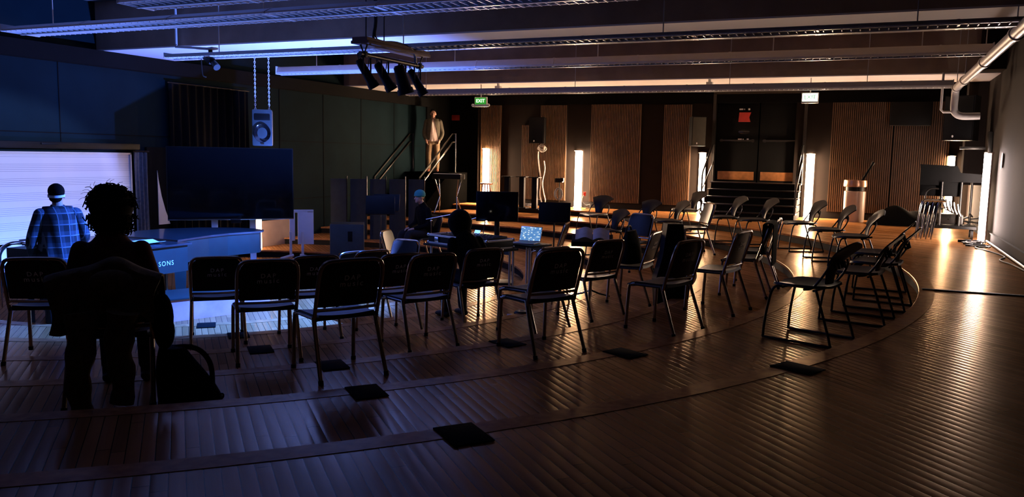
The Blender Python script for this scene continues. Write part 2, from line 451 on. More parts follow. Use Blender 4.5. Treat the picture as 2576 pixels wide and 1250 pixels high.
# ------------------------------------------------------------------ hanging linear lights (switched off)
def light_row(y, x0, x1, z, label, hang, W=0.22, H=0.12, drop=None):
    t = thing('linear_ceiling_light', label, 'ceiling light', ((x0 + x1) / 2, y, z), 0, 'long louvred ceiling lights')
    h = (x1 - x0) / 2; w = W / 2
    prof = [(-w * 0.45, H), (w * 0.45, H), (w * 0.62, H * 0.85), (w, H * 0.25), (w, 0.0), (w - 0.015, 0.0), (w - 0.02, 0.02), (-w + 0.02, 0.02), (-w + 0.015, 0.0), (-w, 0.0), (-w, H * 0.25), (-w * 0.62, H * 0.85)]
    mb = MB(); mb.extr(prof, 'x', -h, h); mb.build('housing', M['white_metal'], t, smooth=False)
    mb = MB(); x = -h + 0.05
    while x < h - 0.03:
        mb.box((x, 0, 0.006), (0.010, W - 0.04, 0.028)); x += 0.085
    mb.box((0, 0, 0.0), (2 * h - 0.02, 0.03, 0.036))
    mb.build('louvre', M['white_metal'], t, smooth=False)
    band = [(p[0] * 1.05, p[1] * 1.05 - 0.002) for p in prof if p[1] >= 0.0 and not (p[1] == 0.02)]
    x = -h + 1.25
    while x < h - 0.4:
        mb = MB(); mb.extr([(p[0] * 1.04, p[1] * 1.04) for p in (prof[0], prof[1], prof[2], prof[3], prof[4])] + [(w, -0.006), (-w, -0.006)] + [(p[0] * 1.04, p[1] * 1.04) for p in (prof[9], prof[10], prof[11])], 'x', x - 0.012, x + 0.012)
        mb.build('joint_band', M['white_metal'], t, smooth=False); x += 1.25
    for s in (-1, 1):
        mb = MB(); mb.box((s * (h + 0.006), 0, H / 2), (0.012, W + 0.02, H + 0.015), bev=0.004); mb.build('end_cap', M['white_metal'], t)
    zc = (drop if drop else CZ) - z
    for hx in hang:
        mb = MB(); mb.cyl((hx - (x0 + x1) / 2, 0, H - 0.01), (hx - (x0 + x1) / 2, 0, zc), 0.007, seg=6); mb.build('hanger_rod', M['white_metal'], t)
    return t
light_row(5.65, -6.3, 1.3, 2.60, 'louvred light row nearest the camera, cut off by the top edge', (-6.0, -3.2, -0.5), 0.40, 0.07)
light_row(6.55, -9.15, 1.4, 2.60, 'louvred light row with blue glow under its left half, in front of the spotlight bar', (-8.6, -5.6, -2.6), 0.46, 0.07)
light_row(9.02, -9.35, 1.35, 2.60, 'louvred light row under the first beam, passing behind the spotlight bar', (-8.5, -5.5, -2.2, 0.3), 0.34, 0.06)
light_row(11.35, -9.35, 1.20, 2.60, 'pale light row in front of the far beam face, seen from its side', (-8.6, -6.0, -3.7, -1.3, 0.45))
light_row(16.05, -9.65, 1.15, 2.60, 'farthest light row, running level just above the exit signs', (-9.2, -5.7, -2.6, -0.2))

# ------------------------------------------------------------------ upright light tubes against the walls
def led_tube(x, y, z0, z1, nx, ny, m, label, w=0.10, group='upright light tubes along the walls'):
    t = thing('light_tube', label, 'light', (x, y, z0), face(nx, ny), group)
    H = z1 - z0
    mb = MB(); mb.box((0, -0.035, H / 2), (w + 0.04, 0.03, H), bev=0.006); mb.box((0, -0.01, 0.01), (w + 0.06, 0.10, 0.02), bev=0.004); mb.box((0, -0.01, H - 0.01), (w + 0.06, 0.10, 0.02), bev=0.004)
    mb.build('housing', M['white_metal'], t)
    mb = MB(); mb.cyl((0, 0.01, 0.02), (0, 0.01, H - 0.02), w / 2, seg=20); mb.build('diffuser', m, t)
    return t
led_tube(-9.50, 19.80, 0.0, 1.48, 0, -1, M['led_warm'], 'glowing light tube beside the stair to the left exit door', w=0.16)
led_tube(-6.92, 19.90, 0.0, 1.46, 0, -1, M['led_warm'], 'glowing light tube between slatted panels beside the hanging cords', w=0.16)
led_tube(-3.78, 19.90, 0.0, 1.46, 0, -1, M['led_warm'], 'glowing light tube left of the stage doors under a wall speaker', w=0.12)
led_tube(-1.33, 19.90, 0.0, 1.47, 0, -1, M['led_warm'], 'glowing light tube right of the stage doors', w=0.14)
led_tube(1.52, 19.90, 0.0, 1.47, 0, -1, M['led_warm'], 'glowing light tube in the far right corner behind the equipment cart', w=0.10)
led_tube(1.74, 15.75, 0.0, 1.50, -1, -0.3, M['led_cool'], 'bright white light tube standing near the right wall above coiled cables', w=0.10)
led_tube(-11.36, 13.05, -0.80, 0.55, 1, 0, M['led_dim'], 'glowing light tube on the left wall half hidden behind the big display', w=0.10)
# ------------------------------------------------------------------ slatted wood panels on the back wall
def slat_panel(x0, x1, z0, z1, label):
    t = thing('slatted_panel', label, 'wall panel', ((x0 + x1) / 2, YB - 0.005, z0), 0, 'slatted wood panels on the back wall')
    w = x1 - x0; h = z1 - z0
    mb = MB(); mb.box((0, -0.03, h / 2), (w, 0.05, h)); mb.build('backing', M['slat_back'], t, smooth=False)
    mb = MB(); n = int(w / 0.041); p = w / n
    for i in range(n): mb.box((-w / 2 + (i + 0.5) * p, -0.07, h / 2), (p * 0.6, 0.035, h - 0.01))
    mb.build('slats', M['slat'], t, smooth=False)
    return t
slat_panel(-9.72, -9.12, 0.16, 2.62, 'narrow slatted wood panel beside the left light tube, below the left exit sign')
slat_panel(-8.52, -8.02, 0.16, 2.10, 'short slatted wood panel at the left of the hanging cords, behind the wall speaker')
slat_panel(-8.00, -7.28, 0.16, 2.61, 'tall slatted wood panel with pale cords hanging in front of it')
slat_panel(-6.62, -5.32, 0.16, 2.62, 'wide slatted wood panel lit from its left edge by the middle light tube')
slat_panel(-4.76, -4.08, 0.16, 2.60, 'dim narrow slatted wood panel left of the speaker by the stage doors')
slat_panel(-0.93, 0.34, 0.16, 2.62, 'broad slatted wood panel behind the waste bin')
slat_panel(0.36, 1.46, 0.16, 2.62, 'slatted wood panel under the black wall box, ending at the right corner')

# ------------------------------------------------------------------ stage doors and their steps
for i, (x0, x1) in enumerate(((-3.50, -2.535), (-2.505, -1.54))):
    w = x1 - x0
    mb = MB(); mb.box(((x0 + x1) / 2, YB + 0.12, 1.79), (w, 0.05, 2.08)); d = struct('door_%d' % (i + 1), mb, M['wall_black'])
    mb = MB(); mb.box(((x0 + x1) / 2, YB + 0.09, 0.92), (w - 0.12, 0.012, 0.20), bev=0.003); mb.build('kick_plate', M['copper'], d)
    mb = MB(); mb.box(((x0 + x1) / 2, YB + 0.07, 1.75), (w - 0.16, 0.03, 0.04), bev=0.008)
    for s in (-1, 1): mb.box(((x0 + x1) / 2 + s * (w / 2 - 0.12), YB + 0.085, 1.75), (0.05, 0.04, 0.07), bev=0.008)
    mb.build('push_bar', M['tube_black'], d)
mb = MB()
for x in (-3.55, -1.49): mb.box((x, YB + 0.02, 1.80), (0.07, 0.16, 2.1))
mb.box((-2.52, YB + 0.02, 2.87), (2.13, 0.16, 0.07)); struct('trim_door_casing', mb, M['tube_black'])
t = thing('stage_steps', 'black steps rising to the double stage doors', 'steps', (-2.5, 19.55, 0))
mb = MB()
for k in range(5):
    y1 = 0.44; y0 = -1.10 + k * 0.28
    mb.box((0, (y0 + y1) / 2, 0.155 * k + 0.065), (1.98, y1 - y0, 0.13))
mb.build('risers', M['wall_black'], t, smooth=False)
for k in range(5):
    d = 0.31 if k < 4 else 0.45
    mb = MB(); mb.box((0, -1.12 + k * 0.28 + d / 2, 0.155 * k + 0.1425), (2.04, d, 0.025), bev=0.003); mb.build('tread', M['tube_black'], t)
for s in (-1, 1):
    mb = MB(); mb.tube([(s * 1.0, -1.05, 0.15), (s * 1.0, -1.05, 0.95), (s * 1.0, -0.95, 1.05), (s * 1.0, 0.05, 1.62), (s * 1.0, 0.30, 1.66), (s * 1.0, 0.30, 0.78)], 0.02, 8)
    mb.tube([(s * 1.0, -1.05, 0.60), (s * 1.0, 0.28, 1.25)], 0.014, 8)
    mb.build('handrail', M['tube_black'], t)

# reflection in the door glass, modelled as solid red and pale shapes
t = thing('door_reflection', 'red and pale shapes modelled as a reflection high on the stage doors', 'alarm box', (-2.86, YB + 0.085, 2.30))
mb = MB(); mb.extr([(-0.14, -0.11), (0.13, -0.11), (0.10, 0.0), (0.14, 0.11), (-0.125, 0.11)], 'y', -0.05, 0.0); mb.build('case', M['red'], t, smooth=False)
for dz in (0.185, -0.52):
    mb = MB(); mb.box((-0.09, -0.01, dz), (0.09, 0.012, 0.035), bev=0.005); mb.box((-0.015, -0.01, dz), (0.022, 0.012, 0.03), bev=0.005); mb.box((0.09, -0.01, dz), (0.045, 0.012, 0.042), bev=0.005)
    mb.build('plate', M['white'], t)
mb = MB(); mb.lathe([(0.0, -0.01), (0.13, -0.005), (0.13, 0.01), (0.06, 0.03), (0, 0.03)], seg=20); mb.xf(Matrix.Translation((0, -0.03, -0.345)) @ Matrix.Rotation(PI / 2, 4, 'X') @ Matrix.Diagonal((1, 0.4, 1, 1))); mb.build('reflected_oval', M['black_gloss'], t)

# ------------------------------------------------------------------ exit stair in the far left corner
t = thing('exit_stair', 'dark stair with handrails climbing to the landing where the person stands', 'stair', (-10.82, 18.7, -0.27))
mb = MB()
for k in range(6):
    y0 = -1.15 + k * 0.28
    mb.box((0, (y0 + 1.25) / 2, 0.182 * k + 0.08), (1.3, 1.25 - y0, 0.155))
mb.build('risers', M['matte_black'], t, smooth=False)
for k in range(6):
    d = 0.31 if k < 5 else 0.98
    mb = MB(); mb.box((0, -1.18 + k * 0.28 + d / 2, 0.182 * k + 0.170), (1.32, d, 0.026), bev=0.003); mb.build('tread', M['matte_black'], t)
mb = MB(); mb.extr([(-1.20, 0.0), (1.25, 0.0), (1.25, 1.085), (0.22, 1.085), (-1.20, 0.22)], 'x', 0.665, 0.685); mb.build('stringer', M['matte_black'], t, smooth=False)
for s in (-1, 1):
    for off in (0.0, 0.22):
        mb = MB(); mb.tube([(s * 0.65, -1.25, 0.0), (s * 0.65, -1.25, 0.98 - off), (s * 0.65, 0.45, 2.10 - off), (s * 0.65, 0.62, 2.12 - off), (s * 0.65, 0.62, 1.09)], 0.02, 8)
        mb.build('handrail', M['chrome'] if s > 0 else M['tube_black'], t)
mb = MB(); mb.box((-11.30, 21.47, 2.37), (0.26, 0.03, 0.16), bev=0.004)
tag(mb.build('wall_sign', M['red']), 'dark red plate on the passage wall beside the standing person’s head', 'sign')

# ------------------------------------------------------------------ exit signs
M['exit_face'] = emit('exit_face', (0.75, 1.0, 0.78), 3.5)
M['exit_text'] = emit('exit_text', (0.02, 0.40, 0.04), 0.5)
M['exit_green'] = emit('exit_green', (0.03, 0.32, 0.03), 0.8)
M['exit_white'] = emit('exit_white_text', (0.85, 1.0, 0.85), 2.0)
def exit_sign(x, y, z, label, lamps, rz=0.0, bright=1):
    t = thing('exit_sign', label, 'exit sign', (x, y, z), rz, 'lit exit signs')
    mb = MB(); mb.box((0, 0, 0), (0.30, 0.05, 0.20), bev=0.01); mb.build('case', M['white_metal'], t)
    mb = MB(); mb.box((0, -0.027, 0.012), (0.27, 0.006, 0.145), bev=0.002); mb.build('panel', M['exit_green'] if lamps else M['exit_face'], t)
    me = text_mesh('EXIT', 0.105, 0.002); me.transform(Matrix.Translation((0, -0.033, 0.012)) @ Matrix.Rotation(PI / 2, 4, 'X')); mesh_obj('lettering', me, M['exit_white'] if lamps else M['exit_text'], t)
    mb = MB(); mb.cyl((0, 0, 0.1), (0, 0, BZ - z), 0.012, seg=8); mb.build('stem', M['white_metal'], t)
    if lamps:
        mb = MB(); mb.box((0, 0, -0.10), (0.36, 0.06, 0.03), bev=0.008); mb.build('lamp_bar', M['white_metal'], t)
        for s in (-1, 1):
            mb = MB(); mb.sph((s * 0.19, -0.02, -0.08), (0.035, 0.03, 0.035)); mb.build('lamp_head', M['white_metal'], t)
exit_sign(-8.02, 16.42, 2.47, 'green lit exit sign with two lamp heads, above the stair to the left', True)
exit_sign(-1.17, 16.42, 2.47, 'bright exit sign near the stage doors, without lamp heads', False)

# ------------------------------------------------------------------ small ceiling devices
def dome(x, y, z, label, m):
    t = thing('ceiling_sensor', label, 'sensor', (x, y, z), 0, 'ceiling sensors under the far beam')
    mb = MB(); mb.box((0, 0, 0.085), (0.12, 0.12, 0.09), bev=0.01); mb.box((0, 0, 0.02), (0.20, 0.16, 0.03), bev=0.012); mb.build('bracket', m, t)
    mb = MB(); mb.lathe([(0.0, -0.06), (0.035, -0.052), (0.055, -0.03), (0.06, 0.0), (0.0, 0.0)]); mb.build('dome', M['chrome'], t)
    mb = MB(); mb.cyl((0, 0, 0.12), (0, 0, BZ - z + .01), 0.03, seg=10); mb.build('stem', m, t)
dome(-7.55, 16.3, 2.66, 'bluish ceiling sensor beside the left exit sign', M['white_metal'])
dome(-3.02, 16.3, 2.66, 'ceiling sensor with a shiny lens, in front of the stage doors', M['white_metal'])

# ------------------------------------------------------------------ pipe run on the right
t = thing('ceiling_pipe', 'long pale pipe with an elbow, running under the ceiling along the right wall', 'pipe', (1.2, 14.0, 2.58))
mb = MB(); mb.tube([(0, -9.0, 0), (0, 1.9, 0)], 0.062, 14); mb.tube([(0.0, 1.9, 0), (0, 2.0, -0.02), (0, 2.05, -0.12), (0, 2.05, -0.34), (0.04, 2.05, -0.43), (0.14, 2.05, -0.47), (0.40, 2.05, -0.47)], 0.06, 14, smooth_n=4); mb.build('pipe', M['white_metal'], t)
for y in (-7.0, -4.5, -2.0, 0.5, 1.85):
    mb = MB(); mb.cyl((0, y - 0.05, 0), (0, y + 0.05, 0), 0.075, seg=14); mb.build('coupling', M['white_metal'], t)
    mb = MB(); mb.cyl((0, y, 0.06), (0, y, (BZ if y < -3 and y > -5 else CZ) - 2.58), 0.007, seg=6); mb.build('hanger_rod', M['white_metal'], t)
mb = MB(); mb.tube([(-0.2, 2.05, 0.27), (-0.2, 2.05, -0.36), (-0.16, 2.05, -0.40), (0.0, 2.05, -0.40)], 0.02, 8); mb.build('branch_pipe', M['white_metal'], t)

# ------------------------------------------------------------------ speakers
def wall_speaker(x, y, z, w, d, h, rz, label, m, dot=True, bracket=True):
    t = thing('wall_speaker', label, 'speaker', (x, y, z), rz, 'wall mounted speakers')
    mb = MB(); mb.extr([(-w / 2, -d / 2), (w / 2, -d / 2), (w * 0.36, d / 2), (-w * 0.36, d / 2)], 'z', 0, h); mb.build('cabinet', M['black'], t, smooth=False)
    mb = MB(); mb.box((0, -d / 2 - 0.008, h / 2), (w * 0.92, 0.016, h * 0.95), bev=0.006); mb.build('grille', m, t)
    if dot:
        mb = MB(); mb.sph((-w * 0.15, -d / 2 - 0.018, h * 0.09), (0.016, 0.006, 0.022)); mb.build('badge', M['white'], t)
    if bracket:
        mb = MB(); mb.box((0, d / 2 + 0.05, h * 0.5), (0.05, 0.14, 0.10), bev=0.005); mb.build('bracket', M['tube_black'], t)
M['grille_olive'] = mat('speaker_grille', (0.045, 0.043, 0.030), 0.7, bump=0.3, bscale=300)
wall_speaker(-7.90, 19.55, 1.62, 0.40, 0.36, 0.66, 0.10, 'black wall speaker above the hanging cords', M['black'])
wall_speaker(-3.86, 19.45, 1.60, 0.34, 0.34, 0.68, 0.55, 'olive fronted wall speaker left of the stage doors', M['grille_olive'])
wall_speaker(1.45, 17.1, 1.72, 0.52, 0.46, 0.80, -0.45, 'large black speaker bracketed to the right wall above the cart', M['black'])
mb = MB(); mb.box((0.66, YB - 0.20, 2.35), (0.80, 0.24, 0.50), bev=0.01)
tag(mb.build('wall_box', M['black']), 'flat black box mounted high on the slatted panel at the right', 'wall box')
t = thing('speaker_bracket_arm', 'dark bracket arm jutting from the right wall under the large speaker', 'bracket', (1.70, 16.6, 1.52))
mb = MB(); mb.box((-0.12, 0, 0.06), (0.40, 0.06, 0.05), bev=0.006); mb.build('arm', M['tube_black'], t)
mb = MB(); mb.box((0.14, 0, 0.1), (0.06, 0.12, 0.5), bev=0.006); mb.build('wall_plate', M['tube_black'], t)

# speaker hung on chains above the display
t = thing('hanging_speaker', 'grey two-way speaker hung on chains above the big display', 'speaker', (-8.95, 10.41, 1.38), face(0.62, -0.78))
w, h, d = 0.31, 0.57, 0.28
M['spk_blue'] = mat('grey_speaker', (0.035, 0.050, 0.052), 0.5)
mb = MB(); mb.box((0, 0, h / 2), (w, d, h), bev=0.03); mb.build('cabinet', M['spk_blue'], t)
mb = MB(); mb.lathe([(0.0, 0.01), (0.03, 0.0), (0.11, 0.035), (0.125, 0.045), (0.13, 0.03), (0.13, 0.0)], seg=28); mb.xf(Matrix.Translation((0, d / 2 - 0.02, 0.20)) @ Matrix.Rotation(-PI / 2, 4, 'X') @ Matrix.Diagonal((1, 1.15, 1, 1))); mb.build('woofer', M['black_gloss'], t)
mb = MB(); mb.box((0, d / 2 - 0.005, 0.45), (0.24, 0.03, 0.10), bev=0.012); mb.build('horn', M['black'], t)
mb = MB(); mb.box((0, d / 2 + 0.004, 0.035), (0.05, 0.01, 0.02), bev=0.004); mb.build('badge', M['chrome'], t)
for s in (-1, 1):
    mb = MB(); z = h
    k = 0
    while z < 2.85 - 1.38 - 0.02:
        pts = [(0.011 * math.cos(a), 0, 0.021 * math.sin(a)) for a in [2 * PI * q / 8 for q in range(8)]]
        if k % 2: pts = [(p[1], p[0], p[2]) for p in pts]
        mb.tube([(p[0] + s * 0.105, p[1], p[2] + z + 0.012) for p in pts], 0.005, 5, closed=True); z += 0.033; k += 1
    mb.build('chain', M['white_metal'], t)
# ------------------------------------------------------------------ spotlight bar under the ceiling
t = thing('spotlight_bar', 'black spotlight bar hung under a reddish tray between the light rows', 'lighting bar', (-5.42, 8.65, 2.42), 0.0)
mb = MB(); mb.box((0, 0, 0.13), (0.24, 1.42, 0.035), bev=0.006); mb.box((0.0, 0, 0.165), (0.20, 1.42, 0.04)); mb.build('tray', mat('red_brown_tray', (0.10, 0.045, 0.035), 0.7), t)
mb = MB(); mb.tube([(0, -0.70, 0), (0, 0.70, 0)], 0.028, 12); mb.build('bar', M['tube_black'], t)
for y in (-0.62, 0.62):
    mb = MB(); mb.tube([(-0.05, y, 0.12), (0, y, 0.0), (0.05, y, 0.12)], 0.011, 6); mb.box((0, y, 0), (0.07, 0.05, 0.07), bev=0.006); mb.build('clamp', M['black'], t)
mb = MB(); mb.tube([(0, -0.45, 1.16), (0.01, -0.43, 0.8), (0.02, -0.42, 0.4), (0.0, -0.40, 0.19), (0.05, 0.0, 0.21), (0.09, 0.3, 0.16), (0.05, 0.45, 0.02)], 0.014, 7, smooth_n=4)
mb.tube([(0.06, -0.47, 1.16), (0.05, -0.44, 0.8), (0.04, -0.42, 0.4), (0.02, -0.38, 0.20), (0.07, 0.05, 0.19), (0.10, 0.32, 0.12), (0.04, 0.5, 0.0)], 0.01, 7, smooth_n=4); mb.build('cable', M['cable'], t)
for y in (-0.58, -0.20):
    mb = MB(); mb.cyl((0, y, 0.18), (0, y, CZ - 2.42), 0.007, seg=6); mb.build('hanger_rod', M['tube_black'], t)
spots = []
for i, (y, ax, ay, r, lab) in enumerate(((-0.56, -0.55, -0.35, 0.055, 'slim black spotlight at the near end of the hung bar'), (-0.18, -0.6, 0.3, 0.06, 'slim black spotlight, second along the hung bar'),
                                         (0.22, -0.35, 0.15, 0.085, 'bulky round black spotlight, third along the hung bar'), (0.58, -0.5, 0.35, 0.055, 'slim black spotlight at the far end of the hung bar'))):
    s = thing('spotlight', lab, 'spotlight', (-5.42, 8.65 + y, 2.42), 0.0, 'spotlights on the hung bar')
    for q in (-0.075, 0.075):
        mb = MB(); mb.box((0, q, -0.12), (0.02, 0.006, 0.22)); mb.build('yoke_arm', M['black'], s)
    mb = MB(); mb.box((0, 0, -0.02), (0.03, 0.16, 0.012)); mb.build('yoke_top', M['black'], s)
    d = V((0.42, 0.28, -0.86)).normalized() if i != 2 else V((0.2, 0.2, -0.95)).normalized()
    c = V((0, 0, -0.22))
    mb = MB(); mb.cyl(c - d * 0.17, c + d * 0.10, r * 0.8, r, 18); mb.cyl(c + d * 0.10, c + d * 0.17, r * 1.15, r * 1.25, 18, cap=False); mb.cyl(c - d * 0.19, c - d * 0.165, r * 0.6, r * 0.8, 18)
    mb.build('barrel', M['black'], s)
    mb = MB(); mb.cyl(c + d * 0.101, c + d * 0.108, r * 0.95, r * 0.95, 18); mb.build('lens', M['black_gloss'], s)
    mb = MB(); mb.tube([c - d * 0.18, c - d * 0.24 + V((0.02, 0, 0.03)), c + V((-0.05, 0.06, 0.05)), V((0.0, 0.05, -0.02))], 0.006, 6, smooth_n=4); mb.build('power_lead', M['cable'], s)

# camera on a bent ceiling arm
t = thing('ceiling_camera', 'small camera with a looped lead on a bent white ceiling arm, over the whiteboard side', 'camera', (-9.69, 9.40, 2.88))
mb = MB(); mb.tube([(0, 0, 0.72), (0, 0, -0.02), (0.04, -0.05, -0.06), (2.62, -2.05, -0.43)][:3] + [(1.0, -0.35, -0.16)], 0.018, 8); mb.box((1.05, -0.37, -0.16), (0.16, 0.10, 0.03), rot=(0, 0, -0.3), bev=0.005); mb.build('arm', M['white_metal'], t)
mb = MB(); mb.cyl((1.02, -0.37, -0.17), (1.02, -0.37, -0.28), 0.03, seg=10); mb.box((1.0, -0.38, -0.30), (0.20, 0.09, 0.09), rot=(0, 0.5, -0.3), bev=0.015); mb.cyl((1.10, -0.40, -0.36), (1.19, -0.43, -0.43), 0.04, 0.05, seg=14); mb.build('camera_body', M['black'], t)
mb = MB(); mb.tube([(0.93, -0.36, -0.28), (0.82, -0.33, -0.25), (0.80, -0.32, -0.38), (0.82, -0.32, -0.52), (0.90, -0.34, -0.55)], 0.008, 6, smooth_n=5); mb.build('lead', M['cable'], t)

# ------------------------------------------------------------------ music chairs
def make_music_chair(label):
    t = thing('music_chair', label, 'chair')
    sm = M['seat_shell']
    def seat(u, v):
        x = (u - 0.5) * 0.45 * (0.92 + 0.08 * v); y = -0.19 + 0.42 * v
        z = 0.436 + 0.012 * (2 * u - 1) ** 2 - 0.030 * max(0, (v - 0.72) / 0.28) ** 2 + 0.010 * max(0, (0.2 - v) / 0.2)
        return (x, y, z)
    mb = MB(); mb.grid(seat, 12, 12, 0.028); mb.build('seat', sm, t)
    def back(u, v):
        w = 0.44 if v < 0.75 else 0.44 - 0.09 * ((v - 0.75) / 0.25) ** 2
        x = (u - 0.5) * w; q = 2 * u - 1
        return (x, -0.195 - 0.090 * v - 0.022 * (1 - q * q), 0.512 + 0.316 * v)
    mb = MB(); mb.grid(back, 12, 10, 0.022); b = mb.build('backrest', M['shell'], t)
    ang = math.atan2(0.090, 0.322)
    for txt, sz, zz in (('DAP', 0.052, 0.715), ('music', 0.058, 0.672)):
        me = text_mesh(txt, sz, 0.0006, 1.35)
        yy = -0.195 - 0.090 * (zz - 0.502) / 0.322 - 0.0225
        me.transform(Matrix.Translation((0, yy - 0.0005, zz)) @ Matrix.Rotation(PI / 2 + ang - 0.0, 4, 'X'))
        mesh_obj('lettering', me, M['letter'], b)
    mb = MB()
    mb.tube([(-0.232, -0.165, 0.40), (-0.235, -0.185, 0.47), (-0.236, -0.212, 0.56), (-0.236, -0.262, 0.72), (-0.224, -0.284, 0.797), (-0.185, -0.292, 0.834), (-0.09, -0.295, 0.842), (0.09, -0.295, 0.842), (0.185, -0.292, 0.834), (0.224, -0.284, 0.797), (0.236, -0.262, 0.72), (0.236, -0.212, 0.56), (0.235, -0.185, 0.47), (0.232, -0.165, 0.40)], 0.0145, 8, smooth_n=3)
    mb.tube([(-0.235, -0.192, 0.490), (0, -0.205, 0.488), (0.235, -0.192, 0.490)], 0.011, 8, smooth_n=3)
    for sx in (-1, 1): mb.cyl((sx * 0.11, -0.303, 0.832), (sx * 0.11, -0.313, 0.830), 0.006, seg=8)
    mb.build('back_frame', M['tube'], t)
    mb = MB()
    for sx in (-1, 1): mb.tube([(sx * 0.225, -0.19, 0.425), (sx * 0.225, 0.20, 0.420)], 0.012, 8)
    mb.tube([(-0.225, 0.17, 0.418), (0.225, 0.17, 0.418)], 0.011, 8); mb.tube([(-0.225, -0.15, 0.418), (0.225, -0.15, 0.418)], 0.011, 8)
    mb.build('seat_frame', M['tube_black'], t)
    for sx in (-1, 1):
        mb = MB(); mb.tube([(sx * 0.230, -0.150, 0.44), (sx * 0.232, -0.172, 0.37), (sx * 0.236, -0.205, 0.28), (sx * 0.246, -0.305, 0.012)], [0.0165, 0.0165, 0.016, 0.015], 9, smooth_n=2); lg = mb.build('leg', M['tube'], t)
        mb = MB(); mb.cyl((sx * 0.246, -0.307, 0.0), (sx * 0.2455, -0.300, 0.03), 0.019, seg=10); mb.build('foot_cap', M['black'], lg)
        mb = MB(); mb.tube([(sx * 0.222, 0.14, 0.425), (sx * 0.226, 0.19, 0.41), (sx * 0.230, 0.205, 0.37), (sx * 0.236, 0.222, 0.012)], 0.0150, 9, smooth_n=2); lg = mb.build('leg', M['tube'], t)
        mb = MB(); mb.cyl((sx * 0.236, 0.222, 0.0), (sx * 0.236, 0.222, 0.03), 0.019, seg=10); mb.build('foot_cap', M['black'], lg)
    return t

# ------------------------------------------------------------------ fan-backed chairs on sled frames
def make_fan_chair(label):
    t = thing('fan_back_chair', label, 'chair')
    def seat(u, v):
        q = 2 * u - 1; w = 0.20 + 0.045 * math.sin(PI * min(1, v * 1.1)) + 0.01
        if v > 0.8: w *= math.sqrt(max(0.05, 1 - ((v - 0.8) / 0.22) ** 2))
        if v < 0.12: w *= 0.80 + 0.20 * v / 0.12
        return (q * w, -0.20 + 0.45 * v, 0.455 + 0.014 * q * q - 0.022 * math.sin(PI * v) * (1 - q * q) * 0.8 - 0.02 * max(0, (v - 0.75) / 0.25) ** 2)
    mb = MB(); mb.grid(seat, 14, 14, 0.02); mb.build('seat', M['seat_shell'], t)
    def back(u, v):
        q = 2 * u - 1
        hw = 0.078 + 0.172 * (v ** 1.6)
        ztop = 0.47 + 0.34 * v - 0.06 * (q * q) * max(0, (v - 0.35) / 0.65)
        y = -0.185 - 0.03 * v - 0.15 * v * v + 0.05 * q * q * (0.3 + 0.7 * v)
        return (q * hw, y, ztop)
    mb = MB(); mb.grid(back, 14, 14, 0.012); b = mb.build('backrest', M['shell'], t)
    for k in range(-3, 4):
        mb = MB()
        mb.box((k * 0.034, -0.268 + 0.045 * (k / 4) ** 2, 0.635 - 0.002 * k * k), (0.012, 0.016, 0.052), rot=(-0.30, 0, 0), bev=0.003)
        mb.build('grip_rib', M['black'], b)
    for sx in (-1, 1):
        mb = MB(); mb.tube([(sx * 0.19, 0.14, 0.432), (sx * 0.215, 0.185, 0.425), (sx * 0.228, 0.215, 0.36), (sx * 0.236, 0.245, 0.18), (sx * 0.24, 0.255, 0.03), (sx * 0.24, 0.235, 0.011), (sx * 0.24, -0.02, 0.011), (sx * 0.24, -0.27, 0.011), (sx * 0.238, -0.29, 0.03), (sx * 0.232, -0.235, 0.20), (sx * 0.222, -0.165, 0.40), (sx * 0.215, -0.145, 0.435)], 0.0105, 8, smooth_n=3)
        mb.build('sled_leg', M['tube_black'], t)
        mb = MB(); mb.tube([(sx * 0.215, -0.05, 0.43), (sx * 0.223, -0.12, 0.45), (sx * 0.224, -0.185, 0.53), (sx * 0.195, -0.228, 0.615), (sx * 0.140, -0.243, 0.655)], 0.0095, 8, smooth_n=4); mb.build('back_support', M['tube_black'], t)
    for w_, y_, z_ in ((0.20, 0.13, 0.428), (0.215, -0.13, 0.428)):
        mb = MB(); mb.tube([(-w_, y_, z_), (w_, y_, z_)], 0.0095, 8); mb.build('cross_bar', M['tube_black'], t)
    return t

_first = {}
def place(kind, bx, by, tier, label, yaw=0.0, group=None):
    """bx, by: where the top of the backrest is; chairs face the centre of the room's curved steps"""
    off = 0.28 if kind == 'music' else 0.34
    d = V((CX - bx, CY - by, 0)).normalized(); d = Matrix.Rotation(math.radians(yaw), 3, 'Z') @ d
    loc = (bx + d.x * off, by + d.y * off, ZT[tier]); rz = face(d.x, d.y)
    if kind not in _first:
        _first[kind] = (make_music_chair if kind == 'music' else make_fan_chair)(label)
        o = _first[kind]; o.location = loc; o.rotation_euler = (0, 0, rz)
        if group: o['group'] = group
        return o
    return copy_tree(_first[kind], loc, rz, label, group)

G1 = 'black music chairs on the curved steps'
place('music', -3.23, 4.64, 2, 'large black music chair standing alone nearest the camera, bare back with no lettering readable', 9, G1)
place('music', -2.20, 5.97, 2, 'black music chair whose DAP music lettering reads most clearly', -4, G1)
place('music', -1.46, 7.29, 2, 'black music chair with lettering and a bright top rail, between two bag-laden seats', -3, G1)
place('music', -1.17, 8.53, 2, 'black music chair with a pale tag on its lower back bar, beyond the bright-railed one', -4, G1)
place('music', -1.05, 9.79, 2, 'black music chair seen edge-on under the dark coat', 0, G1)
place('music', -1.03, 10.63, 2, 'black music chair with a bright curved top rail behind the coat-covered one', 0, G1)
J = place('music', -4.14, 3.42, 2, 'black music chair under the curly-haired person, its back hidden by the jacket', 0, G1)
place('music', -5.94, 4.27, 3, 'black music chair beside the curly-haired person, in front of the plaid-shirted one', 2, G1)
place('music', -4.36, 5.11, 3, 'black music chair with blue lit seat, between the backpack strap and the large near chair', 0, G1)
place('music', -3.44, 6.15, 3, 'black music chair with faint DAP music lettering, left of the hooded person', 2, G1)
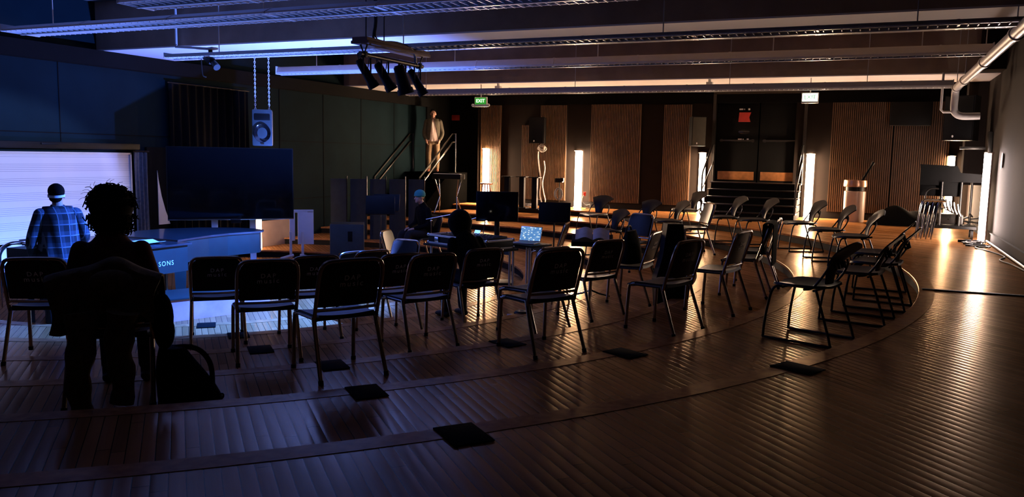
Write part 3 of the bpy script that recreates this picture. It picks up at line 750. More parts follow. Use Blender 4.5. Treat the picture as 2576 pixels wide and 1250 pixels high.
place('music', -2.72, 7.19, 3, 'black music chair tucked directly behind the clearest lettered chair', 0, G1)
place('music', -2.48, 8.17, 3, 'black music chair with small lettering, next to the seat holding a white card', -14, G1)
place('music', -2.28, 9.40, 3, 'black music chair buried under a dark bag, with a white card on its seat', 0, G1)
place('music', -5.59, 5.84, 4, 'black music chair right in front of the piano, lit blue underneath', 0, G1)
place('music', -4.87, 6.39, 4, 'black music chair half hidden between two larger ones, before the folded white table', 0, G1)
place('music', -4.26, 6.95, 4, 'black music chair with blue seat overlapped by the faintly lettered chair', 0, G1)
place('music', -3.75, 7.82, 4, 'narrow looking black music chair right behind the hooded person', -14, G1)
place('music', -5.28, 7.99, 5, 'black music chair with a blue lit top rail, lower row near the subwoofer', -2, G1)
place('music', -6.05, 8.72, 6, 'black music chair with blue rim, overlapped by its neighbour on the lower row', 0, G1)
place('music', -7.30, 11.45, 6, 'music chair with blue lit front of its backrest, turned towards the camera near the subwoofer', 150, G1)
place('music', -6.25, 10.35, 6, 'music chair seen in profile with a pale lilac backrest edge, left of the mixer case', 75, G1)
place('music', -4.19, 11.58, 4, 'black music chair behind the laptop, glinting at the side', -8, G1)
place('music', -3.22, 12.3, 3, 'music chair with pale backrest edge in the middle of the far rows', 40, G1)
place('music', -2.45, 13.75, 2, 'chrome framed music chair facing left before the stage steps', 0, G1)
G2 = 'fan backed chairs on the upper curved steps'
place('fan', -0.10, 6.84, 1, 'large dark fan-backed chair on a sled frame, nearest the open floor', -2, G2)
place('fan', 0.26, 7.95, 1, 'dark fan-backed chair directly behind the nearest fan-backed one', 0, G2)
place('fan', 0.44, 8.80, 1, 'dark fan-backed chair with a bright back edge, third along the top step', -4, G2)
place('fan', 0.43, 9.70, 1, 'dark fan-backed chair at the bend of the top step, seen edge-on', -6, G2)
place('fan', 0.14, 11.82, 1, 'dark fan-backed chair in front of the dark floor bundle', 0, G2)
place('fan', -0.24, 12.79, 1, 'dark fan-backed chair standing before the waste bin', 0, G2)
place('fan', -0.71, 13.95, 1, 'dark fan-backed chair before the light tube right of the stage doors', 0, G2)
place('fan', -1.47, 14.19, 1, 'dark fan-backed chair before the right end of the stage steps', 0, G2)
place('fan', -2.02, 14.50, 1, 'dark fan-backed chair before the middle of the stage steps', 0, G2)
place('fan', -3.05, 16.14, 1, 'dark fan-backed chair before the left end of the stage steps', 0, G2)
place('fan', -3.10, 14.90, 2, 'dim fan-backed chair between the chrome framed chair and the narrow slatted panel', 0, G2)
place('fan', -3.66, 14.75, 2, 'fan-backed chair with a thin lit edge, before the gap beside the wide slatted panel', 20, G2)
place('fan', -4.89, 15.67, 2, 'fan-backed chair standing out against the wide slatted panel', 20, G2)
place('fan', -3.94, 13.76, 3, 'fan-backed chair on the lower far step under the wide slatted panel', 15, G2)
# ------------------------------------------------------------------ whiteboard on the left wall
def whiteboard_material():
    m, nt, b = new_mat('staff_whiteboard')
    tc = nt.nodes.new('ShaderNodeTexCoord'); sx = nt.nodes.new('ShaderNodeSeparateXYZ'); nt.links.new(tc.outputs['Object'], sx.inputs[0])
    g = math_node(nt, 'FRACT', math_node(nt, 'DIVIDE', math_node(nt, 'ADD', sx.outputs['Z'], 2.0), 0.215))
    l = math_node(nt, 'LESS_THAN', math_node(nt, 'FRACT', math_node(nt, 'MULTIPLY', g, 8.0)), 0.16)
    l = math_node(nt, 'MULTIPLY', l, math_node(nt, 'LESS_THAN', g, 0.56))
    mx = nt.nodes.new('ShaderNodeMixRGB'); mx.inputs['Color1'].default_value = (0.74, 0.74, 0.76, 1); mx.inputs['Color2'].default_value = (0.30, 0.32, 0.40, 1)
    n = nt.nodes.new('ShaderNodeTexNoise'); n.inputs['Scale'].default_value = 3
    nt.links.new(l, mx.inputs['Fac'])
    m2 = nt.nodes.new('ShaderNodeMixRGB'); m2.blend_type = 'MULTIPLY'; m2.inputs['Fac'].default_value = 0.15
    nt.links.new(mx.outputs['Color'], m2.inputs['Color1']); nt.links.new(n.outputs['Color'], m2.inputs['Color2'])
    nt.links.new(m2.outputs['Color'], b.inputs['Base Color']); b.inputs['Roughness'].default_value = 0.35
    return m
t = thing('whiteboard', 'long whiteboard ruled with music staves on the left wall', 'whiteboard', (XL + 0.02, 7.0, 0.57))
mb = MB(); mb.box((0.01, 0, 0), (0.02, 6.06, 1.26)); mb.build('panel', whiteboard_material(), t, smooth=False)
mb = MB()
for z in (-0.645, 0.645): mb.box((0.015, 0, z), (0.05, 6.12, 0.03), bev=0.004)
for y in (-3.045, 3.045): mb.box((0.015, y, 0), (0.05, 0.03, 1.32), bev=0.004)
mb.build('frame', M['white_metal'], t)
mb = MB(); mb.box((0.06, 0, -0.665), (0.11, 6.0, 0.02), bev=0.004); mb.build('tray', M['white_metal'], t)
mb = MB(); mb.box((XL + 0.09, 7.0, 1.33), (0.14, 6.3, 0.10), bev=0.01); mb.box((XL + 0.16, 8.6, 1.35), (0.03, 0.5, 0.03), bev=0.006)
tag(mb.build('screen_case', M['black']), 'dark rail casing running along the top of the whiteboard', 'screen case')
for y, s, lab in ((7.52, 0.10, 'dark eraser on the whiteboard tray at the edge of the picture'), (8.06, 0.05, 'small dark marker on the whiteboard tray, nearer the eraser'), (8.36, 0.05, 'small dark marker on the whiteboard tray beside the plaid shirt')):
    mb = MB()
    if s > 0.06: mb.box((XL + 0.08, y, -0.062), (0.045, 0.13, 0.035), bev=0.006)
    else: mb.cyl((XL + 0.08, y - 0.06, -0.07), (XL + 0.08, y + 0.06, -0.07), 0.011, seg=10)
    tag(mb.build('board_eraser' if s > 0.06 else 'marker', M['black']), lab, 'eraser' if s > 0.06 else 'marker')

# curtains beside the whiteboard
def curtain(y0, y1, z0, z1, m, label, folds=9, amp=0.03, x=XL + 0.07, cut=None):
    t = thing('curtain', label, 'curtain', (x, (y0 + y1) / 2, z0))
    def f(u, v):
        a = amp * math.sin(u * folds * 2 * PI) * (0.7 + 0.3 * math.sin(v * 3 + u * 7)) + 0.012 * math.sin(u * folds * 5.1 + v * 4)
        return (a, (u - 0.5) * (y1 - y0), v * (z1 - z0))
    mb = MB(); mb.grid(f, max(24, folds * 8), 10, 0.008); mb.build('cloth', m, t)
    mb = MB(); mb.tube([(0, -(y1 - y0) / 2 - 0.03, z1 - z0 + 0.015), (0, (y1 - y0) / 2 + 0.03, z1 - z0 + 0.015)], 0.014, 8); mb.build('rail', M['tube_black'], t)
    return t
curtain(10.10, 10.38, -0.72, 1.24, M['chalk'], 'narrow pleated grey curtain between the whiteboard and the display', 4, 0.022)
curtain(10.86, 12.85, -0.78, 2.45, M['black_soft'], 'black curtain on the left wall behind the big display', 11, 0.05, x=XL + 0.10)
mb = MB(); mb.box((XL + 0.03, 10.62, 0.28), (0.05, 0.48, 2.1), bev=0.006)
tag(mb.build('dark_wall_panel', M['wall_black']), 'black panel between the grey curtain and the big display', 'wall panel')
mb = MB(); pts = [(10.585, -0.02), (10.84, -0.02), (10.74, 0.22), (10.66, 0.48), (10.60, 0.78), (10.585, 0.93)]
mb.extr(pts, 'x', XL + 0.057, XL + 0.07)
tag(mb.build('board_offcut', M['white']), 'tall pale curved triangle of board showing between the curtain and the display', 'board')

# ------------------------------------------------------------------ big display on a wheeled stand
tvd = V((0.68, 0.735, 0)).normalized(); tvn = (0.735, -0.68)
t = thing('display_screen', 'large black flat display on a stand with two white columns behind the piano', 'display', (-9.78, 10.60, -0.81), face(*tvn))
mb = MB(); mb.box((0, 0, 1.56), (2.0, 0.06, 1.20), bev=0.008); mb.build('bezel', M['black'], t)
mb = MB(); mb.box((0, 0.032, 1.565), (1.96, 0.004, 1.155)); mb.build('screen', mat('screen_glass', (0.004, 0.005, 0.006), 0.06, var=0.05, spec=0.6), t, smooth=False)
mb = MB(); mb.box((0, 0.033, 0.965), (2.0, 0.012, 0.018), bev=0.002); mb.build('lower_trim', M['chrome'], t)
for x in (0.28, -0.33):
    mb = MB(); mb.box((x, -0.06, 0.80), (0.10, 0.05, 1.42), bev=0.008); lg = mb.build('column', M['white'], t)
    mb = MB(); mb.box((x, -0.02, 0.06), (0.08, 0.60, 0.06), bev=0.01); mb.build('foot', M['white'], lg)
    for y in (-0.28, 0.25):
        mb = MB(); mb.cyl((x - 0.02, y, 0.03), (x + 0.02, y, 0.03), 0.03, seg=14); mb.build('caster', M['black'], lg)
mb = MB(); mb.box((0, -0.05, 1.40), (0.9, 0.04, 0.5), bev=0.006); mb.build('mount_plate', M['black'], t)
mb = MB(); mb.box((-0.05, 0.05, 0.93), (0.16, 0.09, 0.05), bev=0.01); mb.build('camera_bar', M['black'], t)

# ------------------------------------------------------------------ grand piano
t = thing('grand_piano', 'closed black grand piano lit blue, in front of the big display', 'piano', (-8.8, 8.2, -0.81))
M['piano'] = mat('piano_lacquer', (0.010, 0.018, 0.022), 0.28, var=0.1, scale=5, coat=0.3)
M['piano_cover'] = mat('piano_cover_cloth', (0.003, 0.0115, 0.008), 0.75, var=0.25, scale=6)
def P(lst): return [(x + 8.8, y - 8.2) for x, y in lst]
tail = P([(-8.34, 8.02), (-8.40, 8.35), (-8.46, 8.70), (-8.45, 9.05), (-8.36, 9.40), (-8.33, 9.58), (-8.42, 9.72), (-8.65, 9.80), (-8.95, 9.76), (-9.40, 9.45), (-9.66, 9.0), (-9.72, 8.0)])
key = P([(-8.20, 6.72), (-8.17, 8.02), (-9.72, 8.0), (-9.70, 6.62)])
mb = MB(); mb.prism(tail, 0.60, 0.895); mb.build('case', M['piano_cover'], t, smooth=False)
mb = MB(); mb.prism(key, 0.53, 0.87); kb = mb.build('keyboard_case', M['piano_cover'], t, smooth=False)
me = text_mesh('& SONS', 0.085, 0.001, 1.25)
me.transform(Matrix.Translation((0.625, -0.585, 0.66)) @ Matrix.Rotation(PI / 2 + 0.0, 4, 'Z') @ Matrix.Rotation(PI / 2, 4, 'X'))
mesh_obj('lettering', me, M['white'], kb)
lid = P([(-8.32, 8.0), (-8.38, 8.35), (-8.43, 8.70), (-8.42, 9.05), (-8.33, 9.40), (-8.29, 9.60), (-8.40, 9.76), (-8.65, 9.84), (-8.97, 9.80), (-9.43, 9.49), (-9.70, 9.02), (-9.76, 8.0)])
lid2 = P([(-8.15, 6.95), (-8.13, 8.06), (-9.76, 8.04), (-9.74, 6.85)])
mb = MB(); mb.prism(lid, 0.90, 0.925); mb.build('lid', M['piano'], t, smooth=False)
mb = MB(); mb.prism(lid2, 0.875, 0.90); mb.build('front_lid', M['piano'], t, smooth=False)
mb = MB(); mb.box((0.45, -0.17, 0.72), (0.02, 0.02, 0.36)); mb.build('edge_trim', M['chrome'], t)
for x, y in ((0.36, -0.05), (-0.72, -1.2), (0.10, 1.18)):
    mb = MB(); mb.lathe([(0.05, 0.05), (0.05, 0.10), (0.085, 0.16), (0.10, 0.40), (0.105, 0.60)], (x, y, 0), seg=4 if x > .3 else 10); lg = mb.build('leg', M['piano_cover'], t, smooth=False)
    mb = MB(); mb.cyl((x - 0.02, y, 0.03), (x + 0.02, y, 0.03), 0.03, seg=14); mb.build('caster', M['chrome'], lg)
mb = MB(); mb.box((-0.15, 0.05, 0.35), (0.03, 0.03, 0.5)); mb.box((-0.15, 0.18, 0.35), (0.03, 0.03, 0.5)); mb.box((-0.15, 0.115, 0.12), (0.05, 0.26, 0.06), bev=0.008); ly = mb.build('pedal_lyre', M['piano'], t)
for q in (0.05, 0.115, 0.18):
    mb = MB(); mb.box((-0.08, q, 0.10), (0.14, 0.035, 0.014), bev=0.005); mb.build('pedal', M['chrome'], ly)
t = thing('piano_bench', 'dark piano bench under the keyboard end of the piano', 'bench', (-8.80, 6.62, -0.81), 0.05)
mb = MB(); mb.box((0, 0, 0.42), (0.34, 0.62, 0.08), bev=0.015); mb.build('seat', M['black_soft'], t)
for sx in (-1, 1):
    for sy in (-1, 1):
        mb = MB(); mb.box((sx * 0.13, sy * 0.26, 0.19), (0.045, 0.045, 0.38), bev=0.004); mb.build('leg', M['black'], t)
for i, (x, y, a, lab) in enumerate(((-8.62, 7.35, 0.3, 'loose sheet music lying on the piano lid at its keyboard end'), (-8.50, 7.62, -0.2, 'second sheet of music on the piano lid, nearer its front edge'))):
    mb = MB(); mb.grid(lambda u, v: ((u - .5) * 0.30, (v - .5) * 0.42, 0.012 + 0.012 * math.sin(u * 5 + v * 2)), 8, 8, 0.002)
    tag(mb.build('sheet_music', M['white'], None, (x, y, 0.098 + 0.004 * i), a), lab, 'paper', 'sheet music on the piano')

# low riser in front of the piano
t = thing('conductor_riser', 'low riser with dark top and pale front between the piano and the chairs', 'platform', (-7.82, 7.75, -0.81), face(0.927, -0.375))
M['riser_face'] = mat('pale_riser_face', (0.70, 0.30, 0.30), 0.6, var=0.2, scale=4)
mb = MB(); mb.box((0, -0.12, 0.135), (1.9, 0.62, 0.27)); mb.build('body', M['riser_face'], t, smooth=False)
mb = MB(); mb.box((0, -0.12, 0.28), (1.94, 0.66, 0.024), bev=0.004); mb.build('top', M['piano_cover'], t)

# white chair with an arched back at the left
t = thing('white_chair', 'white chair with a rounded back and chrome arch, by the whiteboard', 'chair', (-10.46, 7.30, -0.81), face(0.8, -0.5))
mb = MB(); mb.grid(lambda u, v: ((u - .5) * 0.44, -0.2 + 0.42 * v, 0.45 + 0.015 * (2 * u - 1) ** 2), 10, 10, 0.02); mb.build('seat', M['white'], t)
mb = MB()
mb.grid(lambda u, v: ((2 * u - 1) * 0.19 * math.sqrt(max(0.02, 1 - (max(0, v - 0.35) / 0.68) ** 2)), -0.22 - 0.05 * v - 0.02 * (1 - (2 * u - 1) ** 2), 0.50 + 0.27 * v), 12, 12, 0.012); mb.build('backrest', M['white'], t)
mb = MB(); mb.tube([(-0.22, -0.19, 0.42), (-0.225, -0.22, 0.58), (-0.19, -0.26, 0.72), (-0.10, -0.28, 0.79), (0, -0.285, 0.81), (0.10, -0.28, 0.79), (0.19, -0.26, 0.72), (0.225, -0.22, 0.58), (0.22, -0.19, 0.42)], 0.013, 8, smooth_n=4); mb.build('arch', M['chrome'], t)
for sx in (-1, 1):
    mb = MB(); mb.tube([(sx * 0.21, -0.18, 0.44), (sx * 0.23, -0.27, 0.0)], 0.012, 8); mb.build('leg', M['chrome'], t)
    mb = MB(); mb.tube([(sx * 0.20, 0.18, 0.44), (sx * 0.22, 0.22, 0.0)], 0.012, 8); mb.build('leg', M['chrome'], t)

# ------------------------------------------------------------------ folded table, subwoofer, folding screens
t = thing('flip_top_table', 'white flip-top table folded upright on casters, between the piano and the subwoofer', 'table', (-10.03, 12.72, -0.81), face(0.62, -0.78))
mb = MB(); mb.box((-0.08, -0.02, 0.66), (0.30, 0.03, 0.66), bev=0.008); mb.box((0.17, -0.02, 0.70), (0.10, 0.03, 0.60), bev=0.008); mb.box((-0.02, -0.02, 0.97), (0.42, 0.03, 0.06), bev=0.008); mb.build('top', M['white'], t)
for x in (0.20, -0.02):
    mb = MB(); mb.box((x, 0.06, 0.33), (0.05, 0.05, 0.50), bev=0.006); mb.build('column', M['white_metal'], t)
for sx in (-1, 1):
    mb = MB(); mb.tube([(0.09 + sx * 0.06, 0.06, 0.13), (0.09 + sx * 0.30, 0.12, 0.07)], 0.028, 8); lg = mb.build('foot', M['white_metal'], t)
    for q in (0.24, 0.12):
        mb = MB(); mb.cyl((0.09 + sx * q * 1.25, 0.10, 0.032), (0.09 + sx * q * 1.25, 0.14, 0.032), 0.032, seg=14); mb.build('caster', M['black'], lg)
t = thing('subwoofer', 'dark blue-lit subwoofer box with a port, on the floor left of the lower chairs', 'speaker', (-9.55, 13.55, -0.81), face(0.55, -0.83))
mb = MB(); mb.box((0, 0, 0.36), (0.66, 0.60, 0.70), bev=0.015); mb.build('cabinet', M['spk_blue'], t)
mb = MB(); mb.box((-0.06, 0.302, 0.47), (0.09, 0.01, 0.20), bev=0.004); mb.build('port', M['black'], t)
for sx in (-1, 1):
    for sy in (-1, 1):
        mb = MB(); mb.cyl((sx * .27, sy * .24, 0), (sx * .27, sy * .24, 0.012), 0.02, seg=10); mb.build('foot', M['black'], t)
for i, lab in enumerate(('black folding screen panel at the left end, behind the subwoofer', 'black folding screen panel, second from the subwoofer', 'black folding screen panel in the middle of the row of five', 'black folding screen panel, second from the stair handrail', 'black folding screen panel nearest the stair handrail')):
    u = i / 4
    x, y = -10.30 + 1.30 * u, 14.30 + 1.0 * u
    t = thing('folding_screen', lab, 'screen', (x, y, -0.81), face(0.5, -0.87) + (0.12 if i % 2 else -0.12), 'folding screen panels behind the subwoofer')
    mb = MB(); mb.box((0, 0, 0.80), (0.33, 0.04, 1.52), bev=0.006); mb.build('panel', mat('screen_felt', (0.030, 0.036, 0.034), 0.9) if i == 0 else bpy.data.materials['screen_felt'], t)
    mb = MB(); mb.cyl((-0.175, 0, 0), (-0.175, 0, 1.62), 0.014, seg=8); mb.build('post', M['tube_black'], t)
    mb = MB(); mb.box((0, 0, 0.02), (0.30, 0.26, 0.03), bev=0.006); mb.build('foot', M['tube_black'], t)
# ------------------------------------------------------------------ people
def hand(c, d, side, palm_n, r=1.0):
    """chains for a hand: palm then five unequal curled fingers. c wrist, d direction of the fingers, side = towards the thumb"""
    c, d, s, n = V(c), V(d).normalized(), V(side).normalized(), V(palm_n).normalized()
    ch = [[(c, 0.026 * r), (c + d * 0.05 * r, (0.034 * r, 0.020 * r)), (c + d * 0.085 * r, (0.036 * r, 0.018 * r))]]
    for k, L in enumerate((0.068, 0.078, 0.073, 0.058)):
        o = c + d * 0.085 * r + s * (0.033 - 0.022 * k) * r
        ch.append([(o, 0.0095 * r), (o + d * L * 0.5 * r + n * 0.010 * r, 0.009 * r), (o + d * L * 0.85 * r + n * 0.034 * r, 0.0075 * r)])
    o = c + d * 0.03 * r + s * 0.028 * r
    ch.append([(o, 0.012 * r), (o + d * 0.03 * r + s * 0.028 * r + n * 0.006, 0.0105 * r), (o + d * 0.06 * r + s * 0.036 * r + n * 0.016, 0.009 * r)])
    return ch

def head_parts(c, yaw=0.0):
    """balls and chains for a head centred on c looking along +Y turned by yaw"""
    R = Matrix.Rotation(yaw, 3, 'Z'); c = V(c)
    def p(x, y, z): return c + R @ V((x, y, z))
    balls = [(p(0, -0.012, 0.022), (0.076, 0.094, 0.092), (0, 0, yaw)), (p(0, 0.022, -0.045), (0.058, 0.064, 0.066), (0, 0, yaw)),
             (p(0, 0.072, -0.092), (0.026, 0.020, 0.018), (0, 0, yaw)), (p(0.077, -0.005, -0.01), (0.012, 0.02, 0.032), (0, 0, yaw)), (p(-0.077, -0.005, -0.01), (0.012, 0.02, 0.032), (0, 0, yaw)),
             (p(0, 0.078, 0.018), (0.055, 0.014, 0.012), (0, 0, yaw)), (p(0, 0.084, -0.062), (0.024, 0.010, 0.006), (0, 0, yaw)), (p(0, 0.083, -0.074), (0.020, 0.010, 0.007), (0, 0, yaw))]
    chains = [[(p(0, 0.082, 0.010), 0.010), (p(0, 0.098, -0.018), 0.013), (p(0, 0.108, -0.034), 0.015)]]
    return balls, chains, p

def xform(me, s=1.0):
    me.transform(Matrix.Diagonal((s, s, s, 1))); return me

def standing(t, s, arms, headyaw, skin, legs=0.10):
    hb, hc, hp = head_parts((0, 0.015, 1.605), headyaw)
    ch = [[((0, 0, 0.90), (0.150, 0.10)), ((0, 0, 1.08), (0.135, 0.095)), ((0, 0, 1.27), (0.160, 0.11)), ((0, -0.01, 1.40), (0.14, 0.08)), ((0, -0.005, 1.47), (0.058, 0.058)), ((0, 0.01, 1.55), (0.055, 0.055))]]
    for sx in (-1, 1):
        ch.append([((sx * 0.085, 0, 0.90), 0.085), ((sx * legs, 0.012, 0.48), 0.056), ((sx * legs, -0.02, 0.30), 0.052), ((sx * legs, -0.01, 0.09), 0.036)])
        ch.append([((sx * legs, -0.03, 0.045), 0.036), ((sx * (legs + 0.015), 0.08, 0.035), (0.04, 0.03)), ((sx * (legs + 0.02), 0.16, 0.026), (0.038, 0.022))])
    for a in arms: ch.append([(q, r) for q, r in zip(a, (0.052, 0.042, 0.037, 0.026))])
    for k, a in enumerate(arms):
        d = (V(a[3]) - V(a[2]))
        ch += hand(a[3], d + V((0, 0, -0.15)), (0, 1, 0), (-1 if a[0][0] > 0 else 1, 0, 0), 0.95)
    me = xform(blob(ch + hc, 0.0085, 3, hb), s)
    return mesh_obj('body', me, skin, t), hp

# --- person standing on the far landing
t = thing('person', 'person in an open grey-green jacket, pale T-shirt and khaki trousers standing on the far landing', 'person', (-10.92, 19.45, 0.824), face(0.42, -0.90))
S = 0.965
arms = [[(sx * 0.185, -0.01, 1.385), (sx * 0.245, -0.035, 1.12), (sx * 0.240, 0.02, 1.00), (sx * 0.185, 0.085, 0.885)] for sx in (-1, 1)]
body, hp = standing(t, S, arms, 0.05, M['skin'], 0.115)
mb = MB()
for sx in (-1, 1): mb.sph(V(hp(sx * 0.030, 0.078, 0.0)) * S, (0.011, 0.006, 0.007))
mb.build('eyes', M['black_gloss'], t)
mb = MB(); mb.sph(V(hp(0, -0.032, 0.056)) * S, (0.081, 0.090, 0.078), 18); mb.sph(V(hp(0.01, 0.045, 0.108)) * S, (0.060, 0.034, 0.018)); mb.build('hair', M['hair'], t)
M['tshirt'] = mat('pale_cotton', (0.62, 0.50, 0.45), 0.9, var=0.1, scale=20)
M['jacket'] = mat('grey_green_wool', (0.105, 0.095, 0.068), 0.95, var=0.2, scale=20)
M['khaki'] = mat('khaki_cotton', (0.20, 0.135, 0.075), 0.9, var=0.2, scale=14)
def shell(z0, z1, rx0, rx1, ry0, ry1, a0=0.0, a1=2 * PI, fold=0.006, nf=9, flare=0.0):
    def f(u, v):
        a = a0 + (a1 - a0) * u + PI / 2; z = z0 + (z1 - z0) * v
        w = math.sin(v * PI) * 0.018
        top = max(0.0, (v - 0.78) / 0.22)
        k = 1 + fold / rx0 * math.sin(a * nf + v * 5) * (1 - v)
        rx = (rx0 + (rx1 - rx0) * v - w * 0.3) * (1 - 0.22 * top * top) * k + flare * (1 - v) ** 2
        ry = (ry0 + (ry1 - ry0) * v) * (1 - 0.35 * top * top) * k + flare * (1 - v) ** 2
        return (rx * math.cos(a), ry * math.sin(a), z)
    return f
mb = MB(); mb.grid(shell(0.845, 1.455, 0.180, 0.172, 0.135, 0.130, fold=0.010, nf=11), 48, 16, 0.006); mb.xf(Matrix.Scale(S, 4)); mb.build('t_shirt', M['tshirt'], t)
def open_front(u, v):
    g = 1.0 - v
    return shell(0.885, 1.47, 0.208, 0.195, 0.158, 0.140, 0.16 + 0.75 * g, 2 * PI - 0.12 - 0.30 * g, fold=0.006, nf=7)(u, v)
mb = MB(); mb.grid(open_front, 48, 16, 0.010)
for a in arms: mb.tube(a, [0.068, 0.058, 0.052, 0.046], 12, smooth_n=4)
for sx in (-1, 1): mb.sph((sx * 0.175, -0.008, 1.39), (0.075, 0.07, 0.07), 14)
mb.xf(Matrix.Scale(S, 4)); mb.build('jacket', M['jacket'], t)
def trousers(t, s, m, spread=0.10, waist=0.94, bag=0.0):
    ch = [[((0, 0, waist - 0.10), (0.17, 0.125)), ((0, 0, waist), (0.162, 0.118))]]
    for sx in (-1, 1):
        ch.append([((sx * 0.085, 0, 0.86), 0.102), ((sx * spread, 0.012, 0.48), 0.076 + bag), ((sx * spread, -0.01, 0.28), 0.066 + bag), ((sx * spread, -0.012, 0.10), 0.058 + bag)])
    return mesh_obj('trousers', xform(blob(ch, 0.012, 3), s), m, t)
trousers(t, S, M['khaki'], 0.115)
def shoes(t, s, m, spread, n='shoe'):
    for sx in (-1, 1):
        x = sx * spread
        ch = [[((x, -0.055, 0.045), (0.040, 0.045)), ((x + sx * 0.01, 0.06, 0.042), (0.046, 0.042)), ((x + sx * 0.018, 0.17, 0.030), (0.040, 0.028))], [((x, -0.03, 0.05), 0.042), ((x, -0.015, 0.12), 0.044)]]
        me = xform(blob(ch, 0.010, 2), s)
        for v in me.vertices: v.co.z = max(v.co.z, 0.0)
        mesh_obj(n, me, m, t)
shoes(t, S, mat('trainer_red_brown', (0.40, 0.16, 0.10), 0.6), 0.115)

# --- person at the whiteboard, seen from behind
def plaid():
    m, nt, b = new_mat('plaid_flannel')
    tc = nt.nodes.new('ShaderNodeTexCoord'); sx = nt.nodes.new('ShaderNodeSeparateXYZ'); nt.links.new(tc.outputs['Object'], sx.inputs[0])
    ax = math_node(nt, 'ADD', sx.outputs['X'], math_node(nt, 'MULTIPLY', sx.outputs['Y'], 0.6))
    def bands(v, per, w):
        f = math_node(nt, 'FRACT', math_node(nt, 'ADD', math_node(nt, 'DIVIDE', v, per), 10.0)); return math_node(nt, 'LESS_THAN', f, w)
    a = bands(ax, 0.115, 0.45); c = bands(sx.outputs['Z'], 0.125, 0.45)
    l1 = bands(ax, 0.115, 0.09); l2 = bands(sx.outputs['Z'], 0.125, 0.09)
    s = math_node(nt, 'MULTIPLY', math_node(nt, 'ADD', a, c), 0.5)
    r = nt.nodes.new('ShaderNodeValToRGB'); r.color_ramp.elements[0].color = (0.006, 0.009, 0.014, 1); r.color_ramp.elements[1].color = (0.04, 0.055, 0.08, 1)
    nt.links.new(s, r.inputs['Fac'])
    mx = nt.nodes.new('ShaderNodeMixRGB'); mx.inputs['Color2'].default_value = (0.17, 0.20, 0.24, 1)
    nt.links.new(math_node(nt, 'MULTIPLY', math_node(nt, 'MAXIMUM', l1, l2), 0.7), mx.inputs['Fac']); nt.links.new(r.outputs['Color'], mx.inputs['Color1'])
    nt.links.new(mx.outputs['Color'], b.inputs['Base Color']); b.inputs['Roughness'].default_value = 0.95
    return m
t = thing('person', 'person in an untucked plaid shirt facing the whiteboard, a pale strap round the head', 'person', (-8.33, 6.30, -0.81), face(-0.88, 0.42))
S = 0.985
arms = [[(-0.185, -0.01, 1.385), (-0.275, -0.02, 1.12), (-0.275, 0.00, 1.00), (-0.245, 0.06, 0.83)], [(0.185, -0.01, 1.385), (0.275, 0.03, 1.13), (0.25, 0.14, 1.05), (0.17, 0.28, 1.02)]]
body, hp = standing(t, S, arms, -0.45, M['skin'], 0.11)
mb = MB(); mb.sph(V(hp(0, -0.020, 0.040)) * S, (0.085, 0.100, 0.090), 20); mb.sph(V(hp(0, -0.055, -0.035)) * S, (0.066, 0.055, 0.05), 16); mb.build('hair', M['hair'], t)
mb = MB(); R0 = Matrix.Rotation(-0.45, 3, 'Z')
mb.loft([[V(hp(0.088 * math.cos(a), -0.015 + 0.106 * math.sin(a), z + 0.010 * math.sin(a))) * S for a in [2 * PI * k / 28 for k in range(28)]] for z in (-0.022, 0.006)], cap=False); mb.build('head_strap', mat('pale_strap', (0.70, 0.72, 0.72), 0.8), t)
mb = MB(); mb.grid(shell(0.77, 1.475, 0.205, 0.195, 0.155, 0.135, fold=0.014, nf=8, flare=0.045), 56, 20, 0.008)
for a in arms: mb.tube(a, [0.068, 0.058, 0.053, 0.044], 12, smooth_n=4)
for sx in (-1, 1): mb.sph((sx * 0.175, -0.008, 1.39), (0.075, 0.07, 0.07), 14)
mb.tube([(0.06 * math.cos(a), -0.005 + 0.062 * math.sin(a), 1.475 + 0.01 * math.sin(a)) for a in [2 * PI * k / 16 for k in range(16)]], 0.018, 8, closed=True)
mb.xf(Matrix.Scale(S, 4)); mb.build('plaid_shirt', plaid(), t)
M['dark_cotton'] = mat('dark_cotton', (0.012, 0.011, 0.012), 0.95, var=0.3, scale=20)
trousers(t, S, M['dark_cotton'], 0.11); shoes(t, S, M['black'], 0.11)

